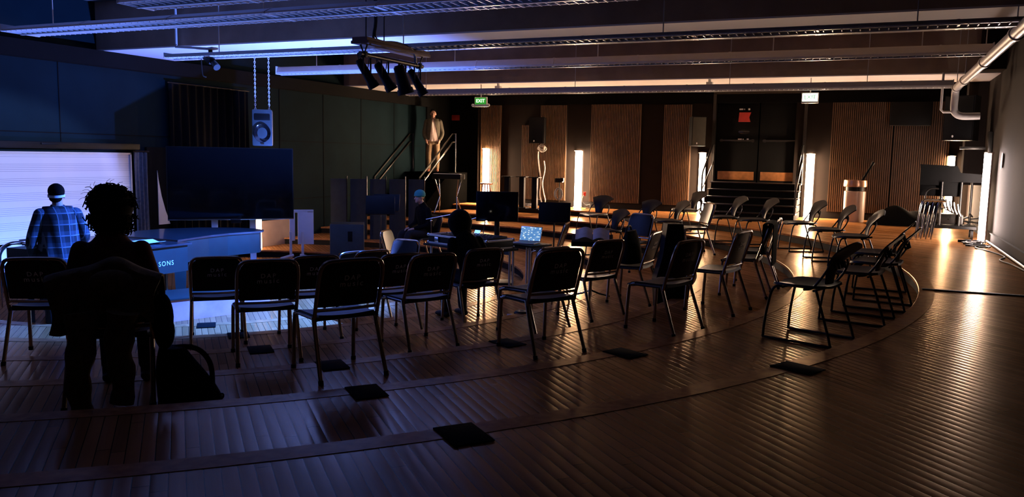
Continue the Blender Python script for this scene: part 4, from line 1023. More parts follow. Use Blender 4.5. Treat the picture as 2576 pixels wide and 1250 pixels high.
# --- seated figures
def seated(t, s, lean, skin, hands=True, headyaw=0.0, nod=0.0):
    def L(x, y, z):           # lean the upper body forward about the hips
        a = -lean * max(0.0, min(1.0, (z - 0.55) / 0.3))
        dy, dz = y + 0.06, z - 0.52
        return (x, -0.06 + dy * math.cos(a) - dz * math.sin(a), 0.52 + dy * math.sin(a) + dz * math.cos(a))
    hc0 = L(0, -0.035 + nod, 1.285)
    hb, hc, hp = head_parts(hc0, headyaw)
    ch = [[(L(0, -0.06, 0.56), (0.165, 0.12)), (L(0, -0.075, 0.72), (0.145, 0.105)), (L(0, -0.075, 0.92), (0.165, 0.115)), (L(0, -0.085, 1.06), (0.145, 0.085)), (L(0, -0.075, 1.13), (0.058, 0.058)), (L(0, -0.045 + nod, 1.22), (0.055, 0.055))]]
    for sx in (-1, 1):
        ch.append([((sx * 0.09, -0.04, 0.555), 0.09), ((sx * 0.115, 0.20, 0.560), 0.075), ((sx * 0.125, 0.40, 0.55), 0.058), ((sx * 0.125, 0.42, 0.35), 0.054), ((sx * 0.125, 0.40, 0.10), 0.037)])
        ch.append([((sx * 0.125, 0.37, 0.045), 0.036), ((sx * 0.135, 0.48, 0.035), (0.04, 0.03)), ((sx * 0.14, 0.57, 0.026), (0.038, 0.022))])
    arms = [[L(sx * 0.185, -0.085, 1.03), L(sx * 0.245, -0.05, 0.80), L(sx * 0.235, 0.02, 0.735), (sx * 0.11, 0.24, 0.665)] for sx in (-1, 1)]
    for a in arms:
        ch.append([(q, r) for q, r in zip(a, (0.050, 0.043, 0.038, 0.027))])
        ch += hand(a[3], (-0.3 * (1 if a[0][0] > 0 else -1), 1, -0.15), (-1 if a[0][0] > 0 else 1, 0, 0.2), (0, 0, -1), 0.95)
    mesh_obj('body', xform(blob(ch + hc, 0.0085, 3, hb), s), skin, t)
    return hp, L, arms
def seated_clothes(t, s, L, arms, top, legs, name='sweater'):
    ch = [[(L(0, -0.06, 0.55), (0.188, 0.145)), (L(0, -0.08, 0.72), (0.180, 0.132)), (L(0, -0.08, 0.92), (0.192, 0.138)), (L(0, -0.085, 1.035), (0.172, 0.108)), (L(0, -0.085, 1.085), (0.120, 0.090)), (L(0, -0.08, 1.135), (0.078, 0.074))]]
    for a in arms: ch.append([(q, r) for q, r in zip(a, (0.062, 0.060, 0.054, 0.042))])
    mesh_obj(name, xform(blob(ch, 0.012, 3), s), top, t)
    ch = [[((0, -0.06, 0.53), (0.175, 0.13)), ((0, -0.06, 0.60), (0.165, 0.12))]]
    for sx in (-1, 1): ch.append([((sx * 0.09, -0.04, 0.555), 0.10), ((sx * 0.115, 0.20, 0.560), 0.088), ((sx * 0.125, 0.40, 0.55), 0.074), ((sx * 0.125, 0.425, 0.35), 0.068), ((sx * 0.125, 0.41, 0.12), 0.056)])
    mesh_obj('trousers', xform(blob(ch, 0.012, 3), s), legs, t)
    for sx in (-1, 1):
        x = sx * 0.128
        me = xform(blob([[((x, 0.35, 0.045), (0.040, 0.045)), ((x + sx * 0.008, 0.46, 0.042), (0.046, 0.042)), ((x + sx * 0.014, 0.58, 0.030), (0.040, 0.028))], [((x, 0.38, 0.05), 0.042), ((x, 0.39, 0.12), 0.045)]], 0.010, 2), s)
        for v in me.vertices: v.co.z = max(v.co.z, 0.001)
        mesh_obj('shoe', me, M['black'], t)

t = thing('person', 'seated person with curly dark hair and dark red top, nearest the camera', 'person', J.location, J.rotation_euler.z)
hp, L, arms = seated(t, 0.925, 0.05, M['skin'])
seated_clothes(t, 0.925, L, arms, mat('dark_red_knit', (0.055, 0.006, 0.006), 0.95, var=0.3, scale=30), M['dark_cotton'])
mb = MB(); c = V(hp(0, -0.015, 0.03)) * 0.925
mb.sph(c, (0.128, 0.134, 0.124), 22); mb.sph(c + V((0, -0.035, -0.075)), (0.118, 0.092, 0.105), 18)
rng = random.Random(3)
for k in range(430):
    a = rng.uniform(0, 2 * PI); e = rng.uniform(-1.15, 1.35)
    n = V((math.cos(a) * math.cos(e), math.sin(a) * math.cos(e), math.sin(e)))
    if n.y > 0.80 and n.z < 0.35: continue
    p0 = c + V((n.x * 0.115, n.y * 0.12, n.z * 0.115 - (0.055 if n.z < 0 else 0)))
    u = n.orthogonal().normalized(); w = n.cross(u); ph = rng.uniform(0, 6.28); r = rng.uniform(0.010, 0.019); ln = rng.uniform(0.02, 0.046); turns = rng.uniform(1.0, 1.8)
    pts = []
    for q in range(11):
        f = q / 10; a2 = ph + f * turns * 2 * PI
        pts.append(p0 + n * (ln * f) + (u * math.cos(a2) + w * math.sin(a2)) * r * (0.4 + 0.6 * f) - V((0, 0, 0.012 * f * f)))
    mb.tube(pts, [0.0075, 0.003], 5)
for k in range(16):      # a few flyaway strands
    a = rng.uniform(-0.4, 2 * PI - 2.8); n = V((math.cos(a) * 0.9, -0.25, abs(math.sin(a)) * 0.8 + 0.2)).normalized()
    p0 = c + n * 0.115; u = n.orthogonal().normalized(); w = n.cross(u)
    mb.tube([p0 + n * (0.065 * f) + (u * math.cos(f * 4.5) + w * math.sin(f * 4.5)) * 0.022 * f for f in [q / 9 for q in range(10)]], [0.0022, 0.0010], 4)
mb.build('hair', M['hair'], t)

H = next(o for o in COL.objects if o.get('label', '').startswith('narrow looking'))
H['label'] = 'black music chair that the hooded person at the mixer sits on'
t = thing('person', 'hooded person in black sitting hunched at the mixer table, seen from behind', 'person', H.location, H.rotation_euler.z)
hp, L, arms = seated(t, 0.90, 0.46, M['skin'])
seated_clothes(t, 0.90, L, arms, M['black_soft'], M['dark_cotton'], 'hooded_top')
mb = MB(); mb.sph(V(hp(0, -0.02, 0.012)) * 0.90, (0.135, 0.140, 0.150), 20); mb.sph(V(hp(0, -0.07, -0.10)) * 0.90, (0.115, 0.09, 0.075), 16); mb.build('hood', M['black_soft'], t)

place('music', -7.44, 13.36, 5, 'black music chair under the person in the teal hat', 0, G1)
cc = [o for o in COL.objects if o.get('label', '') == 'black music chair under the person in the teal hat'][0]
t = thing('person', 'person in a teal knitted hat and dark clothes sitting before the folding screens', 'person', cc.location, cc.rotation_euler.z)
hp, L, arms = seated(t, 0.93, 0.15, M['skin'])
seated_clothes(t, 0.93, L, arms, M['black_soft'], M['dark_cotton'], 'coat')
mb = MB(); mb.sph(V(hp(0, -0.012, 0.060)) * 0.93, (0.092, 0.108, 0.085), 20); mb.tube([V(hp(0.088 * math.cos(a), -0.01 + 0.104 * math.sin(a), 0.035)) * 0.93 for a in [2 * PI * k / 20 for k in range(20)]], 0.016, 8, closed=True); mb.build('hat', mat('teal_knit', (0.05, 0.30, 0.30), 0.9, bump=0.4, bscale=120), t)

# ------------------------------------------------------------------ jacket over the chair back, bags
t = thing('draped_jacket', 'dark olive jacket draped over the chair back behind the curly-haired person, sleeves hanging', 'jacket', J.location, J.rotation_euler.z)
M['olive'] = mat('olive_wool', (0.10, 0.075, 0.034), 0.95, var=0.35, scale=25, bump=0.2, bscale=150)
def drape(u, v):
    x = (u - 0.5) * 0.61 * (1.0 + 0.05 * math.sin(v * 7))
    fold = 0.020 * math.sin(u * 17 + 1.0) + 0.012 * math.sin(u * 31 + v * 5)
    k = v * 1.0
    if k < 0.30: s = k / 0.30; y, z = -0.165 - 0.08 * s, 0.60 + 0.235 * s
    elif k < 0.42: s = (k - 0.30) / 0.12; a = PI * s; y, z = -0.295 + 0.050 * math.cos(a), 0.835 + 0.030 * math.sin(a)
    else: s = (k - 0.42) / 0.58; y, z = -0.345 - 0.015 * s - fold * (0.3 + s), 0.845 - 0.27 * s - 0.06 * s * math.sin(u * 6 + 0.6); x *= 1 - 0.10 * s + 0.03 * math.sin(s * 6 + u * 9)
    z += 0.055 * math.exp(-((u - 0.60) / 0.16) ** 2) * (1 if 0.2 < k < 0.6 else 0.2)
    if k < 0.2: z += 0
    return (x, y, z - 0.055 * abs(2 * u - 1) ** 2 * (0.4 + 0.6 * (k > 0.2)))
mb = MB(); mb.grid(drape, 48, 40, 0.014); mb.build('shell', M['olive'], t)
for x0, x1, z1, ph in ((-0.12, -0.14, 0.02, 0.0), (0.10, 0.075, 0.06, 2.0)):
    mb = MB(); pts = []; rs = []
    for q in range(14):
        f = q / 13
        pts.append((x0 + (x1 - x0) * f + 0.014 * math.sin(f * 7 + ph), -0.385 - 0.015 * math.sin(f * 4 + ph), 0.62 - (0.62 - z1) * f)); rs.append(0.088 - 0.026 * f + 0.008 * math.sin(f * 19 + ph))
    mb.tube(pts, rs, 12); mb.build('sleeve', M['olive'], t)
mb = MB(); mb.sph((0.05, -0.37, 0.78), (0.13, 0.05, 0.085), 16); mb.build('hood', M['olive'], t)

t = thing('backpack', 'black backpack slumped on the floor with its strap standing up in a loop', 'bag', (-3.84, 3.78, -0.27), math.radians(23.7))
mb = MB()
def bp(u, v):
    a = u * 2 * PI; h = v
    rx = 0.20 * (1 - 0.62 * h ** 1.5) ; ry = 0.13 * (1 - 0.5 * h)
    k = 1 + 0.05 * math.sin(3 * a + 4 * h)
    return (-0.02 - 0.10 * h + rx * math.cos(a) * k, ry * math.sin(a) * k, 0.005 + 0.335 * h)
rings = [[bp(k / 28, j / 12) for k in range(28)] for j in range(13)]
mb.loft(rings); mb.build('body', M['black_soft'], t)
mb = MB(); pts = catmull([V((-0.16, 0.02, 0.30)), V((-0.08, 0.03, 0.335)), V((0.03, 0.03, 0.32)), V((0.10, 0.03, 0.24)), V((0.115, 0.03, 0.12)), V((0.10, 0.02, 0.03))], 5)
for o in (0,): mb.tube(pts, 0.017, 8)
mb.build('strap', M['black_soft'], t)
mb = MB(); mb.tube([(0.13, 0, 0.02), (0.16, 0, 0.04), (0.19, 0, 0.045), (0.19, 0, 0.02), (0.15, 0, 0.012)], 0.006, 6, smooth_n=4); mb.build('pull_loop', M['black'], t)
t = thing('shoulder_bag', 'black bag hanging beside the curly-haired person’s chair, above the backpack', 'bag', (-3.885, 3.60, 0.12), math.radians(30))
mb = MB(); mb.sph((0, 0, 0.17), (0.065, 0.06, 0.15), 18); mb.sph((0.01, 0, 0.08), (0.06, 0.06, 0.11), 16); mb.build('body', M['black_soft'], t)
mb = MB(); mb.tube([(-0.02, 0, 0.30), (-0.04, 0, 0.34), (-0.06, 0, 0.36)], 0.012, 7, smooth_n=4); mb.build('strap', M['black_soft'], t)

# bags piled on the chair in the middle
X1 = next(o for o in COL.objects if 'buried under a dark bag' in o.get('label', ''))
t = thing('gig_bag', 'large dark bag heaped on the middle chair, hiding its backrest', 'bag', X1.location + X1.rotation_euler.to_matrix() @ V((0, 0.06, 0.462)), X1.rotation_euler.z)
mb = MB(); rings = []
for j in range(13):
    h = j / 12; rings.append([((0.23 - 0.08 * h * h) * math.cos(2 * PI * k / 24) * (1 + .06 * math.sin(5 * k)), -0.03 + (0.13 - 0.09 * h * h) * math.sin(2 * PI * k / 24), 0.004 + 0.38 * h) for k in range(24)])
mb.loft(rings); mb.build('body', M['black_soft'], t)
mb = MB(); mb.tube([(-0.1, 0, 0.37), (-0.05, 0, 0.43), (0.05, 0, 0.43), (0.1, 0, 0.37)], 0.012, 7, smooth_n=4); mb.build('handle', M['black'], t)
t = thing('instrument_case', 'tall dark instrument case leaning beside the bag in the middle of the chairs', 'case', (-2.02, 9.10, -0.405), 0.5)
mb = MB(); mb.extr([(-0.17, 0), (0.17, 0), (0.20, 0.35), (0.13, 0.62), (0.09, 0.98), (-0.09, 0.98), (-0.13, 0.62), (-0.20, 0.35)], 'y', -0.09, 0.09); mb.build('shell', M['black'], t, smooth=False)
mb = MB(); mb.tube([(-0.05, 0.10, 0.45), (-0.04, 0.13, 0.50), (0.04, 0.13, 0.50), (0.05, 0.10, 0.45)], 0.010, 7); mb.build('handle', M['black'], t)
mb = MB(); mb.box((0, 0, 0.0), (0.10, 0.07, 0.008), bev=0.002)
tag(mb.build('note_card', M['white'], None, X1.location + X1.rotation_euler.to_matrix() @ V((-0.12, 0.20, 0.458)), X1.rotation_euler.z + .3), 'white card lying on the seat edge in front of the dark bag', 'card')
# coat over the edge-on chair
M3 = next(o for o in COL.objects if 'edge-on under the dark coat' in o.get('label', ''))
t = thing('dark_coat', 'dark coat hung over the edge-on chair at the right of the lettered row', 'coat', M3.location, M3.rotation_euler.z)
mb = MB(); mb.grid(lambda u, v: ((u - .5) * 0.50, (-0.215 + (-0.12) * v + (0.02 if v < .5 else -0.03)) if False else (-0.24 + 0.05 * math.cos(PI * min(1, max(0, (v - 0.45) / 0.1))) - 0.045 + 0.012 * math.sin(u * 21) * abs(v - .5)), (0.50 + 0.34 * v / 0.45) if v < 0.45 else (0.84 + 0.02 * math.sin(PI * (v - .45) / .1) if v < 0.55 else 0.84 - 0.46 * (v - 0.55) / 0.45)), 32, 40, 0.012); mb.build('cloth', M['black_soft'], t)
# ------------------------------------------------------------------ mixer table
Z5 = ZT[5]; Z4 = ZT[4]
def folding_table(x, y, z, L_, D_, H_, rz, label, group=None):
    t = thing('work_table', label, 'table', (x, y, z), rz, group)
    mb = MB(); mb.box((0, 0, H_ - 0.015), (L_, D_, 0.03), bev=0.006); mb.build('top', M['black'], t)
    for sx in (-1, 1):
        for sy in (-1, 1):
            mb = MB(); mb.cyl((sx * (L_ / 2 - 0.10), sy * (D_ / 2 - 0.07), 0), (sx * (L_ / 2 - 0.10), sy * (D_ / 2 - 0.07), H_ - 0.03), 0.016, seg=10); mb.build('leg', M['white_metal'], t)
    mb = MB(); mb.box((0, D_ / 2 - 0.07, H_ - 0.07), (L_ - 0.2, 0.02, 0.06)); mb.build('apron', M['tube_black'], t)
    return t
RZ = math.radians(-21)
folding_table(-5.15, 10.25, Z5, 1.32, 0.62, 0.70, RZ, 'dark work table under the mixer case')
t = thing('mixer_case', 'black flight case with pale metal edges and a mixer inside, on the work table', 'case', (-5.15, 10.25, Z5 + 0.702), RZ)
mb = MB(); mb.box((0, 0, 0.06), (1.22, 0.50, 0.12), bev=0.004); mb.build('shell', M['black'], t)
mb = MB()
for y in (-0.252, 0.252):
    for z in (0.012, 0.122): mb.box((0, y, z), (1.24, 0.022, 0.026), bev=0.003)
for x in (-0.612, 0.612):
    for z in (0.012, 0.122): mb.box((x, 0, z), (0.022, 0.52, 0.026), bev=0.003)
mb.build('edge_rail', M['alu'], t)
for x in (-0.612, 0.612):
    for y in (-0.252, 0.252):
        mb = MB(); mb.sph((x, y, 0.122), 0.024, 12); mb.sph((x, y, 0.018), 0.022, 12); mb.build('ball_corner', M['chrome'], t)
for x in (-0.42, 0.40):
    mb = MB(); mb.box((x, -0.262, 0.065), (0.08, 0.012, 0.075), bev=0.004); mb.build('latch', M['chrome'], t)
mb = MB(); mb.box((0.05, 0.02, 0.135), (0.95, 0.40, 0.03), rot=(0.06, 0, 0), bev=0.006); mx = mb.build('mixer', M['black'], t)
mb = MB()
for i in range(14):
    for j in range(4): mb.cyl((-0.36 + i * 0.065, -0.12 + j * 0.09, 0.145), (-0.36 + i * 0.065, -0.12 + j * 0.09, 0.168), 0.010, 0.008, 8)
mb.build('control_knobs', M['chalk'], mx)
M['blue_led'] = emit('blue_display', (0.15, 0.35, 1.0), 3.0)
mb = MB(); mb.box((-0.02, 0.16, 0.185), (0.10, 0.012, 0.045), rot=(-0.5, 0, 0)); mb.build('meter', M['blue_led'], mx)
M['gold_white'] = emit('desk_lamp_glow', (1.0, 0.85, 0.65), 3.0)
t = thing('gooseneck_lamp', 'tiny gooseneck lamp glinting on the far edge of the mixer case', 'lamp', (-5.02, 10.42, Z5 + 0.84))
mb = MB(); mb.tube([(0, 0, 0), (0, 0.01, 0.10), (0.02, 0, 0.19), (0.05, -0.03, 0.21)], 0.006, 6, smooth_n=4); mb.build('stem', M['tube_black'], t)
mb = MB(); mb.sph((0.058, -0.035, 0.205), (0.016, 0.016, 0.012), 10); mb.build('bulb', M['gold_white'], t)
# laptop on a little table
folding_table(-4.40, 10.60, Z4, 0.52, 0.42, 0.61, RZ, 'small dark table carrying the open laptop')
def screen_material():
    m, nt, b = new_mat('laptop_screen')
    tc = nt.nodes.new('ShaderNodeTexCoord'); sx = nt.nodes.new('ShaderNodeSeparateXYZ'); nt.links.new(tc.outputs['Object'], sx.inputs[0])
    rows = math_node(nt, 'FLOOR', math_node(nt, 'MULTIPLY', sx.outputs['Z'], 75)); cols = math_node(nt, 'FLOOR', math_node(nt, 'MULTIPLY', sx.outputs['X'], 42))
    cb = nt.nodes.new('ShaderNodeCombineXYZ'); nt.links.new(rows, cb.inputs[0]); nt.links.new(cols, cb.inputs[1])
    wn = nt.nodes.new('ShaderNodeTexWhiteNoise'); wn.noise_dimensions = '2D'; nt.links.new(cb.outputs[0], wn.inputs['Vector'])
    r = nt.nodes.new('ShaderNodeValToRGB'); r.color_ramp.interpolation = 'CONSTANT'
    r.color_ramp.elements[0].color = (0.10, 0.28, 0.62, 1); r.color_ramp.elements[1].position = 0.86; r.color_ramp.elements[1].color = (0.72, 0.90, 1.0, 1)
    e = r.color_ramp.elements.new(0.55); e.color = (0.16, 0.36, 0.70, 1)
    nt.links.new(wn.outputs['Value'], r.inputs['Fac']); nt.links.new(r.outputs['Color'], b.inputs['Emission Color']); b.inputs['Emission Strength'].default_value = 0.9
    b.inputs['Base Color'].default_value = (0.02, 0.02, 0.02, 1); b.inputs['Roughness'].default_value = 0.2
    return m
t = thing('laptop', 'open laptop with a bright blue screen, facing the hooded person', 'laptop', (-4.42, 10.57, Z4 + 0.612), RZ + math.radians(20))
mb = MB(); mb.box((0, 0, 0.009), (0.33, 0.23, 0.016), bev=0.003); mb.build('base', M['white_metal'], t)
mb = MB(); mb.box((0, -0.015, 0.0175), (0.28, 0.11, 0.003)); mb.build('keyboard', M['black'], t)
mb = MB(); mb.box((0, 0, 0.115), (0.33, 0.008, 0.22), bev=0.003); mb.xf(Matrix.Translation((0, 0.115, 0.012)) @ Matrix.Rotation(-0.35, 4, 'X')); mb.build('lid', M['chrome'], t)
mb = MB(); mb.box((0, -0.0055, 0.117), (0.312, 0.002, 0.198)); mb.xf(Matrix.Translation((0, 0.115, 0.012)) @ Matrix.Rotation(-0.35, 4, 'X')); mb.build('screen', screen_material(), t, smooth=False)
# open score in front of the lettered chair: a desk with an open book
t = thing('music_stand', 'black music stand holding an open pale score behind the clearest lettered chair', 'music stand', (-3.05, 9.35, ZT[3]), face(0.3, -0.95) + PI)
def music_stand(t, h=1.0, tilt=0.5):
    mb = MB(); mb.cyl((0, 0, 0.03), (0, 0, h - 0.05), 0.013, seg=10); mb.build('post', M['tube_black'], t)
    for k in range(3):
        a = k * 2 * PI / 3 + 0.5
        mb = MB(); mb.tube([(0, 0, 0.10), (0.12 * math.cos(a), 0.12 * math.sin(a), 0.05), (0.26 * math.cos(a), 0.26 * math.sin(a), 0.012)], 0.011, 7); mb.build('leg', M['tube_black'], t)
    Mx = Matrix.Translation((0, 0, h)) @ Matrix.Rotation(-tilt, 4, 'X')
    mb = MB(); mb.box((0, 0.0, 0.10), (0.50, 0.006, 0.33), bev=0.002); mb.box((0, -0.03, -0.06), (0.50, 0.06, 0.006), bev=0.002); mb.xf(Mx); mb.build('desk', M['black'], t)
music_stand(t, 0.66, 1.2)
t2 = thing('open_score', 'open pale score lying on the flat music stand behind the clearest lettered chair', 'score', t.location + V((0, 0, 0.665)), t.rotation_euler.z)
for s in (-1, 1):
    mb = MB(); mb.grid(lambda u, v, s=s: (s * (0.005 + 0.20 * u), 0.0 + 0.26 * v, 0.045 + 0.030 * math.sin(PI * min(1, u * 1.2)) + 0.10 * v), 8, 4, 0.006); mb.build('page', M['cable_white'], t2)
# small cases near the hooded person
mb = MB(); mb.box((0, 0, 0.05), (0.34, 0.26, 0.09), bev=0.012)
tag(mb.build('blue_case', mat('blue_vinyl', (0.10, 0.17, 0.42), 0.4), None, (-3.42, 8.10, Z4), 0.4), 'blue vinyl case on the step beside the hooded person’s chair', 'case')
mb = MB(); mb.lathe([(0.0, 0.0), (0.085, 0.0), (0.09, 0.04), (0.07, 0.06), (0.0, 0.06)])
tag(mb.build('headphone_pouch', M['black'], None, (-3.42, 8.10, Z4 + 0.095), 0), 'round black pouch lying on the blue vinyl case', 'pouch')
t = thing('foot_stool', 'small stool with a pale blue round top under the laptop table', 'stool', (-3.30, 8.95, Z4))
mb = MB(); mb.lathe([(0, 0.30), (0.14, 0.30), (0.15, 0.32), (0.145, 0.345), (0.0, 0.355)]); mb.build('seat', mat('pale_blue_vinyl', (0.30, 0.36, 0.60), 0.4), t)
for k in range(3):
    a = k * 2.094; mb = MB(); mb.cyl((0.08 * math.cos(a), 0.08 * math.sin(a), 0.30), (0.15 * math.cos(a), 0.15 * math.sin(a), 0), 0.012, seg=8); mb.build('leg', M['chrome'], t)

# big black monitor on a stand
t = thing('monitor', 'black monitor on a tall stand, standing dark against the bright tube at the back', 'monitor', (-5.27, 11.41, Z5), math.radians(23.7))
mb = MB(); mb.box((0, 0, 1.19), (0.65, 0.05, 0.46), bev=0.008); mb.box((0, 0.03, 1.18), (0.45, 0.05, 0.30), bev=0.01); mb.build('case', M['black'], t)
mb = MB(); mb.box((0, -0.0265, 1.195), (0.62, 0.002, 0.425)); mb.build('screen', bpy.data.materials['screen_glass'], t)
mb = MB(); mb.box((0, 0.05, 0.56), (0.08, 0.04, 1.08), bev=0.006); mb.build('post', M['tube_black'], t)
mb = MB(); mb.box((0, 0, 0.015), (0.55, 0.40, 0.03), bev=0.006); mb.build('base', M['black'], t)

def stand(x, y, z, h, rz, label, tilt=0.25, group='black music stands'):
    t = thing('music_stand', label, 'music stand', (x, y, z), rz, group); music_stand(t, h, tilt); return t
stand(-7.74, 11.95, ZT[6], 1.12, face(0.5, -0.87) + PI, 'black music stand upright beside the subwoofer, before the folding screens')
stand(-8.20, 12.85, ZT[6], 1.10, face(0.3, -0.95) + PI, 'black music stand between the subwoofer and the person in the teal hat')
stand(-4.55, 12.00, ZT[4], 0.86, face(-0.55, -0.83) + PI + 0.9, 'black music stand right of the tall black monitor')

def mic_stand(x, y, z, h, lab, lean=0.2):
    t = thing('microphone_stand', lab, 'microphone stand', (x, y, z), 0, 'microphone stands on the lowest level')
    mb = MB(); mb.cyl((0, 0, 0.02), (0, 0, h), 0.010, seg=8); mb.build('post', M['chrome'], t)
    mb = MB(); mb.lathe([(0, 0), (0.12, 0), (0.12, 0.012), (0.03, 0.03), (0, 0.03)]); mb.build('base', M['black'], t)
    mb = MB(); mb.tube([(-0.1, 0, h + 0.02), (0.35, 0.1, h + 0.02 + lean)], 0.007, 7); mb.sph((0, 0, h), 0.02, 10); mb.build('boom', M['chrome'], t)
    mb = MB(); mb.cyl((0.33, 0.095, h + 0.015 + lean), (0.44, 0.12, h + 0.03 + lean), 0.014, 0.022, 10); mb.sph((0.45, 0.122, h + 0.031 + lean), 0.024, 10); mb.build('microphone', M['black'], t)
mic_stand(-6.85, 12.15, ZT[6], 0.98, 'chrome microphone stand glinting left of the person in the teal hat', 0.1)
mic_stand(-6.35, 12.35, ZT[6], 0.92, 'chrome microphone stand glinting right of the person in the teal hat', 0.15)

# ------------------------------------------------------------------ along the back wall
# wooden stool and bench keyboards by the left tube
t = thing('wooden_stool', 'small wooden stool silhouetted against the left light tube', 'stool', (-9.05, 18.9, 0.0))
mb = MB(); mb.lathe([(0, 0.55), (0.15, 0.55), (0.165, 0.57), (0.16, 0.59), (0, 0.59)]); mb.build('seat', M['wood'], t)
for k in range(4):
    a = PI / 4 + k * PI / 2; mb = MB(); mb.cyl((0.10 * math.cos(a), 0.10 * math.sin(a), 0.55), (0.16 * math.cos(a), 0.16 * math.sin(a), 0), 0.016, seg=8); mb.build('leg', M['wood'], t)
mb = MB(); mb.tube([(0.135 * math.cos(PI / 4 + k * PI / 2), 0.135 * math.sin(PI / 4 + k * PI / 2), 0.22) for k in range(4)], 0.009, 7, closed=True); mb.build('stretcher', M['wood'], t)
t = thing('keyboard_on_stand', 'dark electric keyboard on a tall tripod stand at the foot of the exit stair', 'keyboard', (-9.45, 17.6, ZT[1]), 0.1)
mb = MB(); mb.box((0, 0, 0.90), (0.75, 0.30, 0.12), bev=0.012); mb.build('case', M['black'], t)
mb = MB(); mb.box((0, -0.06, 0.965), (0.68, 0.14, 0.012)); mb.build('keys', M['white'], t, smooth=False)
for s in (-1, 1):
    mb = MB(); mb.tube([(s * 0.30, -0.12, 0.84), (s * 0.22, 0.0, 0.42), (s * 0.30, 0.16, 0.01)], 0.014, 8); mb.tube([(s * 0.30, 0.12, 0.84), (s * 0.22, 0.0, 0.42), (s * 0.30, -0.16, 0.01)], 0.014, 8); mb.build('leg', M['chrome'], t)
def monitor_stand(x, y, lab, w=0.26):
    t = thing('speaker_stand', lab, 'speaker stand', (x, y, 0.0), 0.05, 'black column speaker stands before the back wall')
    mb = MB(); mb.box((0, 0, 0.78), (w, 0.26, 0.022), bev=0.004); mb.build('top_plate', M['black'], t)
    mb = MB(); mb.box((0, 0, 0.40), (0.13, 0.12, 0.75), bev=0.006); mb.build('column', M['black'], t)
    mb = MB(); mb.box((0, 0, 0.012), (0.30, 0.30, 0.024), bev=0.005); mb.build('base', M['black'], t)
monitor_stand(-8.30, 18.55, 'black column speaker stand nearest the wooden stool')
monitor_stand(-7.98, 18.75, 'black column speaker stand in the middle of the three')
monitor_stand(-7.52, 18.45, 'black column speaker stand beside the hanging cords')

# hanging cords with a coil, and coil on the floor
t = thing('hanging_cable', 'pale knotted cords hanging down the slatted panel under the wall speaker', 'cord', (-7.86, 19.72, 0.0))
mb = MB()
mb.tube([(-0.10, 0, 1.42), (-0.10, 0.0, 1.25), (-0.06, 0, 0.95), (0.00, 0, 0.62), (-0.03, 0, 0.32), (0.04, 0, 0.03)], 0.016, 7, smooth_n=5)
mb.tube([(0.06, 0, 1.18), (0.09, 0, 0.95), (0.03, 0, 0.62), (0.07, 0, 0.35), (0.12, 0, 0.15), (0.06, 0, 0.02)], 0.016, 7, smooth_n=5)
mb.build('strands', M['cable_white'], t)
mb = MB()
for k in range(6):
    r = 0.09 + 0.012 * math.sin(k * 2.3); o = V((0.02 * math.sin(k * 1.7), -0.02 * k * 0.5, 1.47 + 0.014 * k))
    mb.tube([o + V((r * math.cos(a), 0.03 * math.sin(a * 2 + k), 0.75 * r * math.sin(a))) for a in [2 * PI * q / 20 for q in range(20)]], 0.010, 6, closed=True)
mb.build('knot', M['cable_white'], t)
t = thing('cable_coil', 'coil of pale cable on the floor under the hanging cords', 'cable', (-8.15, 19.45, 0.012))
mb = MB()
for k in range(7):
    r = 0.15 + 0.02 * math.sin(k * 1.9); o = V((0.02 * math.sin(k * 2.1), 0.02 * math.cos(k * 1.3), 0.010 * k))
    mb.tube([o + V((r * math.cos(a), r * 0.9 * math.sin(a), 0.012 * math.sin(a * 3 + k))) for a in [2 * PI * q / 24 for q in range(24)]], 0.008, 6, closed=True)
mb.build('loops', M['chalk'], t)
mb = MB(); mb.tube([(0.15, 0, 0.02), (0.20, 0.1, 0.14), (0.30, 0.15, 0.17), (0.38, 0.20, 0.06), (0.38, 0.24, 0.01)], 0.007, 6, smooth_n=5); mb.build('tail', M['chalk'], t)
t = thing('coiled_rig', 'dark gadget with coiled leads hanging on a post left of the middle light tube', 'equipment', (-7.22, 19.35, 0.0))
mb = MB(); mb.cyl((0, 0, 0), (0, 0, 0.66), 0.014, seg=8); mb.lathe([(0, 0), (0.13, 0), (0.12, 0.015), (0, 0.02)]); mb.build('post', M['tube_black'], t)
mb = MB(); mb.box((0, -0.02, 0.70), (0.20, 0.12, 0.11), bev=0.015); mb.box((0.09, -0.05, 0.72), (0.08, 0.07, 0.09), bev=0.01); mb.build('body', M['black'], t)
mb = MB()
for k in range(6):
    r = 0.12 + 0.015 * math.sin(k * 2.7)
    mb.tube([V((0.01 * k - 0.03 + 0.75 * r * math.cos(a), -0.04 - 0.008 * k, 0.36 + 1.15 * r * math.sin(a))) for a in [2 * PI * q / 20 for q in range(20)]], 0.009, 6, closed=True)
mb.build('leads', M['chalk'], t)
t = thing('plug_cable', 'thin dark cable looping from a plug right of the middle light tube to the floor', 'cable', (-6.70, 19.86, 0.0))
mb = MB(); mb.box((-0.02, 0, 0.36), (0.06, 0.06, 0.10), bev=0.01); mb.build('plug', M['red'], t)
mb = MB(); mb.tube([(-0.03, -0.03, 0.33), (-0.06, -0.05, 0.2), (0.06, -0.10, 0.08), (0.18, -0.14, 0.10), (0.20, -0.2, 0.02), (0.12, -0.3, 0.01)], 0.010, 6, smooth_n=5); mb.build('lead', M['cable'], t)
